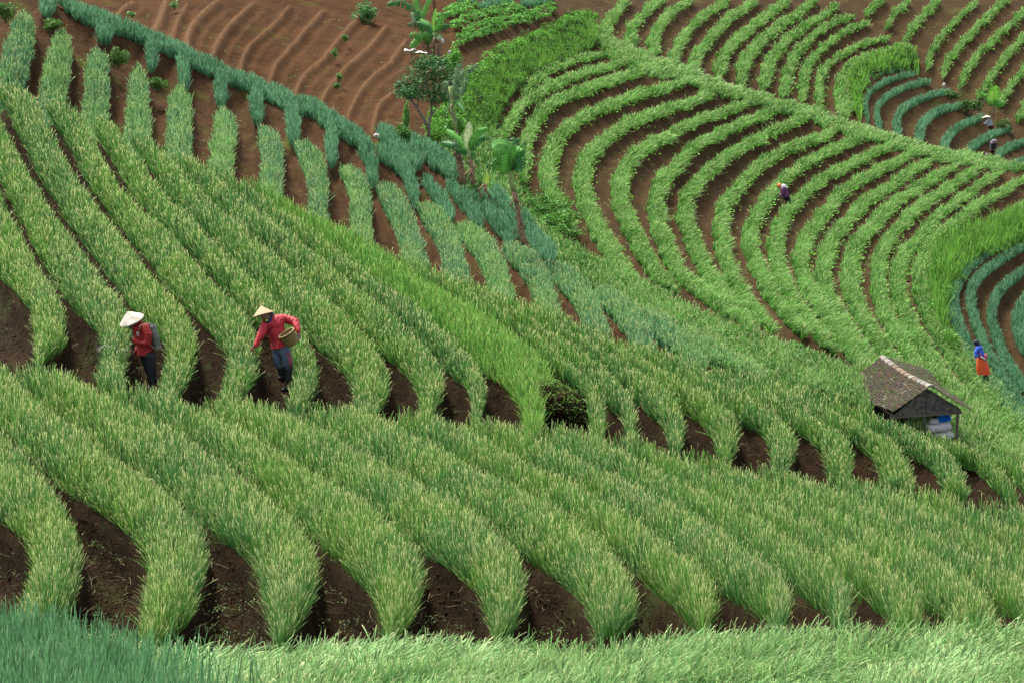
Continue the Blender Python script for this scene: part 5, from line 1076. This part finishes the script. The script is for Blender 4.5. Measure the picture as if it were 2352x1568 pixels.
# --- woman in blue top and orange skirt
K4 = lambda x, y: ((3650+x/8.25)/1.653, (1260+y/8.25)/1.653)
dO = SE.gd(2262, 868, 0.36)-1.6
blu = mk('blue_cloth', (0.03,0.09,0.50)); org = mk('orange_skirt', (0.50,0.06,0.012))
S4 = dict(base=(790,1460,0), pelvis=(630,800,0,(0.12,0.11)), hem=(610,760,0,(0.12,0.11)),
    torso=[(600,680,0,(0.115,0.10)),(570,580,0,(0.12,0.10)),(550,500,0,(0.12,0.09)),(510,430,0,0.045),(490,400,0,0.045)],
    arms=[[(500,520,-.13,0.055),(460,600,-.16,0.048),(450,690,-.16,0.045),(440,740,-.18,0.035),(440,770,-.18,0.03),(440,785,-.18,0.025)],[(600,520,.13,0.055),(650,610,.13,0.048),(660,680,.1,0.042),(640,720,0,0.034),(630,735,0,0.03),(625,745,0,0.025)]],
    cuff=[(440,765,-.18,0.034),(635,730,0,0.034)],
    legs=[[(600,850,.05,0.08),(650,1050,.05,0.065),(700,1250,.04,0.05),(740,1400,.04,0.04)],[(680,850,-.05,0.08),(740,1050,-.05,0.065),(790,1280,-.05,0.05),(830,1470,-.05,0.04)]],
    head=(470,350,0), fwd=(-.9,-.3,-.35), hr=0.088, hands=[((440,785,-.18),(440,800,-.18),(438,825,-.2),None,(0.8,-.3,0),(-.3,-.3,-.4),0.4)],
    top=blu, topname='blouse', bottom=None, boots=[[(815,1400,-.05,0.045),(832,1480,-.05,0.042),(800,1495,-.12,0.032)],[(730,1380,.04,0.045),(745,1440,.04,0.042),(715,1452,-.04,0.032)]])
t4, J4 = mkperson(K4, dO, 'woman in blue blouse and long orange skirt standing in blue-green onions', S4)
def skirt(name, top, bot, r0, r1, mat, parent, flut=0.08):
    V, Fc = [], []; n, m = 36, 12
    for j in range(m+1):
        f = j/m; c = top*(1-f)+bot*f; r = r0*(1-f)+r1*f+0.03*math.sin(math.pi*f)
        for k in range(n):
            th = 2*math.pi*k/n; rr = r*(1+flut*f*math.sin(7*th+1)+0.04*f*math.sin(13*th)); V.append(c+[rr*math.cos(th), rr*0.85*math.sin(th), 0])
    for j in range(m):
        for k in range(n): Fc.append([j*n+k, (j+1)*n+k, (j+1)*n+(k+1) % n, j*n+(k+1) % n])
    V += [v for v in V[:n]]; Fc.append(list(range(n)))
    return mesh_obj(name, V, Fc, mat, parent, smooth=True)
skirt('skirt', J4((610,780,0)), J4((700,1300,0)), 0.115, 0.215, org, t4)
skin('headscarf', [[(J4((462,325,0)), 0.095), (J4((490,370,.02)), 0.085), (J4((560,440,.03)), 0.09)]], mk('black_cloth', (0.02,0.022,0.03)), t4, 2)
tubes('waist_cloth', [stroke(J4, [(545,670,-.12),(590,690,-.14),(640,720,-.14)], .022)], mk('red_cloth', (0.5,0.05,0.06)), t4); tubes('waist_cloth', [stroke(J4, [(590,750,-.13),(660,790,-.14),(740,860,-.12)], .03)], mk('pale_cloth_wrap', (0.6,0.55,0.6)), t4)
bagc = at(*K4(755, 770), dO-0.05); bag(*K4(755,770), dO-0.1, 8, 14, 'pink-red cloth bag on the back of the woman in orange skirt', mk('pink_cloth', (0.5,0.09,0.16)), 'cloth_bag', 'bag')

# --- two workers at the upper right
K5 = lambda x, y: ((3640+x/4.9)/1.653, (300+y/4.9)/1.653)
dQ = SE.gd(2276, 300, 0.30); sQ = 1.0
S5 = dict(base=(630,1010,0), pelvis=(590,880,0,(0.13,0.11)), hem=(580,875,0,(0.14,0.12)),
    torso=[(580,850,0,(0.13,0.10)),(565,810,0,(0.13,0.10)),(550,780,0,(0.13,0.09)),(520,745,0,0.045),(505,735,0,0.045)],
    arms=[[(520,790,-.15,0.05),(505,815,-.18,0.045),(500,830,-.2,0.04),(485,830,-.25,0.035),(475,830,-.25,0.03),(468,830,-.25,0.025)],[(590,800,.1,0.05),(590,830,.15,0.045),(570,850,.1,0.04),(540,850,0,0.035),(530,850,0,0.03),(525,850,0,0.025)]],
    cuff=[(478,830,-.25,0.034),(532,850,0,0.034)],
    legs=[[(585,900,.06,0.09),(600,930,.05,0.075),(615,965,.04,0.06),(622,1000,.04,0.045)],[(615,895,-.06,0.09),(625,930,-.05,0.075),(632,960,-.04,0.06),(638,1005,-.04,0.045)]],
    head=(510,735,0), fwd=(-.8,-.3,-.7), hr=0.09, hands=[((468,830,-.25),(462,832,-.25),(452,838,-.25),None,(0.2,-.3,0.8),(-.2,0,-.8),0.4)],
    top=mk('pale_blue_shirt', (0.30,0.34,0.37)), topname='shirt', bottom=mk('maroon_trousers', (0.06,0.015,0.012)), boots=[[(622,990,.04,0.05),(624,1010,.04,0.045),(610,1014,-.05,0.035)],[(638,995,-.04,0.05),(640,1015,-.04,0.045),(624,1018,-.12,0.035)]])
t5, J5 = mkperson(K5, dQ, 'field worker in pale shirt and wide straw hat bending beside the dark bushes', S5)
hat('hat', J5((512,668,0)), J5((518,722,0)), 0.27, mk('pale_straw', (0.30,0.31,0.21), 0.8), t5, cup=1.0)
dW = SE.gd(2282, 355, 0.34)
dg_ = mk('charcoal_cloth', (0.03,0.03,0.04))
S6 = dict(base=(620,1390,0), pelvis=(620,1290,0,(0.12,0.11)), hem=(615,1290,0,(0.13,0.12)),
    torso=[(625,1260,0,(0.13,0.10)),(640,1225,-.05,(0.14,0.10)),(655,1195,-.1,(0.13,0.09)),(675,1185,-.12,0.045),(685,1190,-.12,0.045)],
    arms=[[(620,1205,-.2,0.05),(600,1235,-.22,0.045),(595,1265,-.22,0.04),(595,1290,-.25,0.032),(595,1300,-.25,0.026),(595,1306,-.25,0.022)],[(690,1215,-.1,0.05),(695,1250,-.15,0.045),(690,1280,-.2,0.04),(680,1300,-.22,0.032),(678,1308,-.22,0.026),(676,1314,-.22,0.022)]],
    cuff=[(595,1285,-.25,0.036),(681,1295,-.22,0.036)],
    legs=[[(605,1310,-.1,0.085),(600,1330,-.15,0.07),(612,1355,-.05,0.06),(615,1385,-.05,0.045)],[(645,1310,-.1,0.085),(655,1330,-.15,0.07),(645,1355,-.05,0.06),(642,1385,-.05,0.045)]],
    head=(690,1190,-.14), fwd=(.2,-.8,-.6), hr=0.09, hands=[((595,1306,-.25),(595,1312,-.26),(596,1322,-.26),None,(1,0,0),(0,-.4,-.6),0.4),((676,1314,-.22),(675,1320,-.23),(674,1330,-.23),None,(1,0,0),(0,-.4,-.6),0.4)],
    top=dg_, bottom=darkcloth, boots=[[(614,1370,-.05,0.055),(614,1392,-.05,0.05),(606,1396,-.12,0.04)],[(643,1370,-.05,0.055),(643,1392,-.05,0.05),(638,1396,-.12,0.04)]])
t6, J6 = mkperson(K5, dW, 'crouching field worker in dark clothes between two blue-green onion rows', S6)
skin('headscarf', [[(J6((680,1165,-.12)), 0.10), (J6((650,1165,-.08)), 0.11), (J6((620,1190,-.05)), 0.10)]], mk('grey_cloth', (0.14,0.13,0.17)), t6, 2)
for o in list(bpy.data.objects):
    if '_o' in o.keys(): del o['_o']
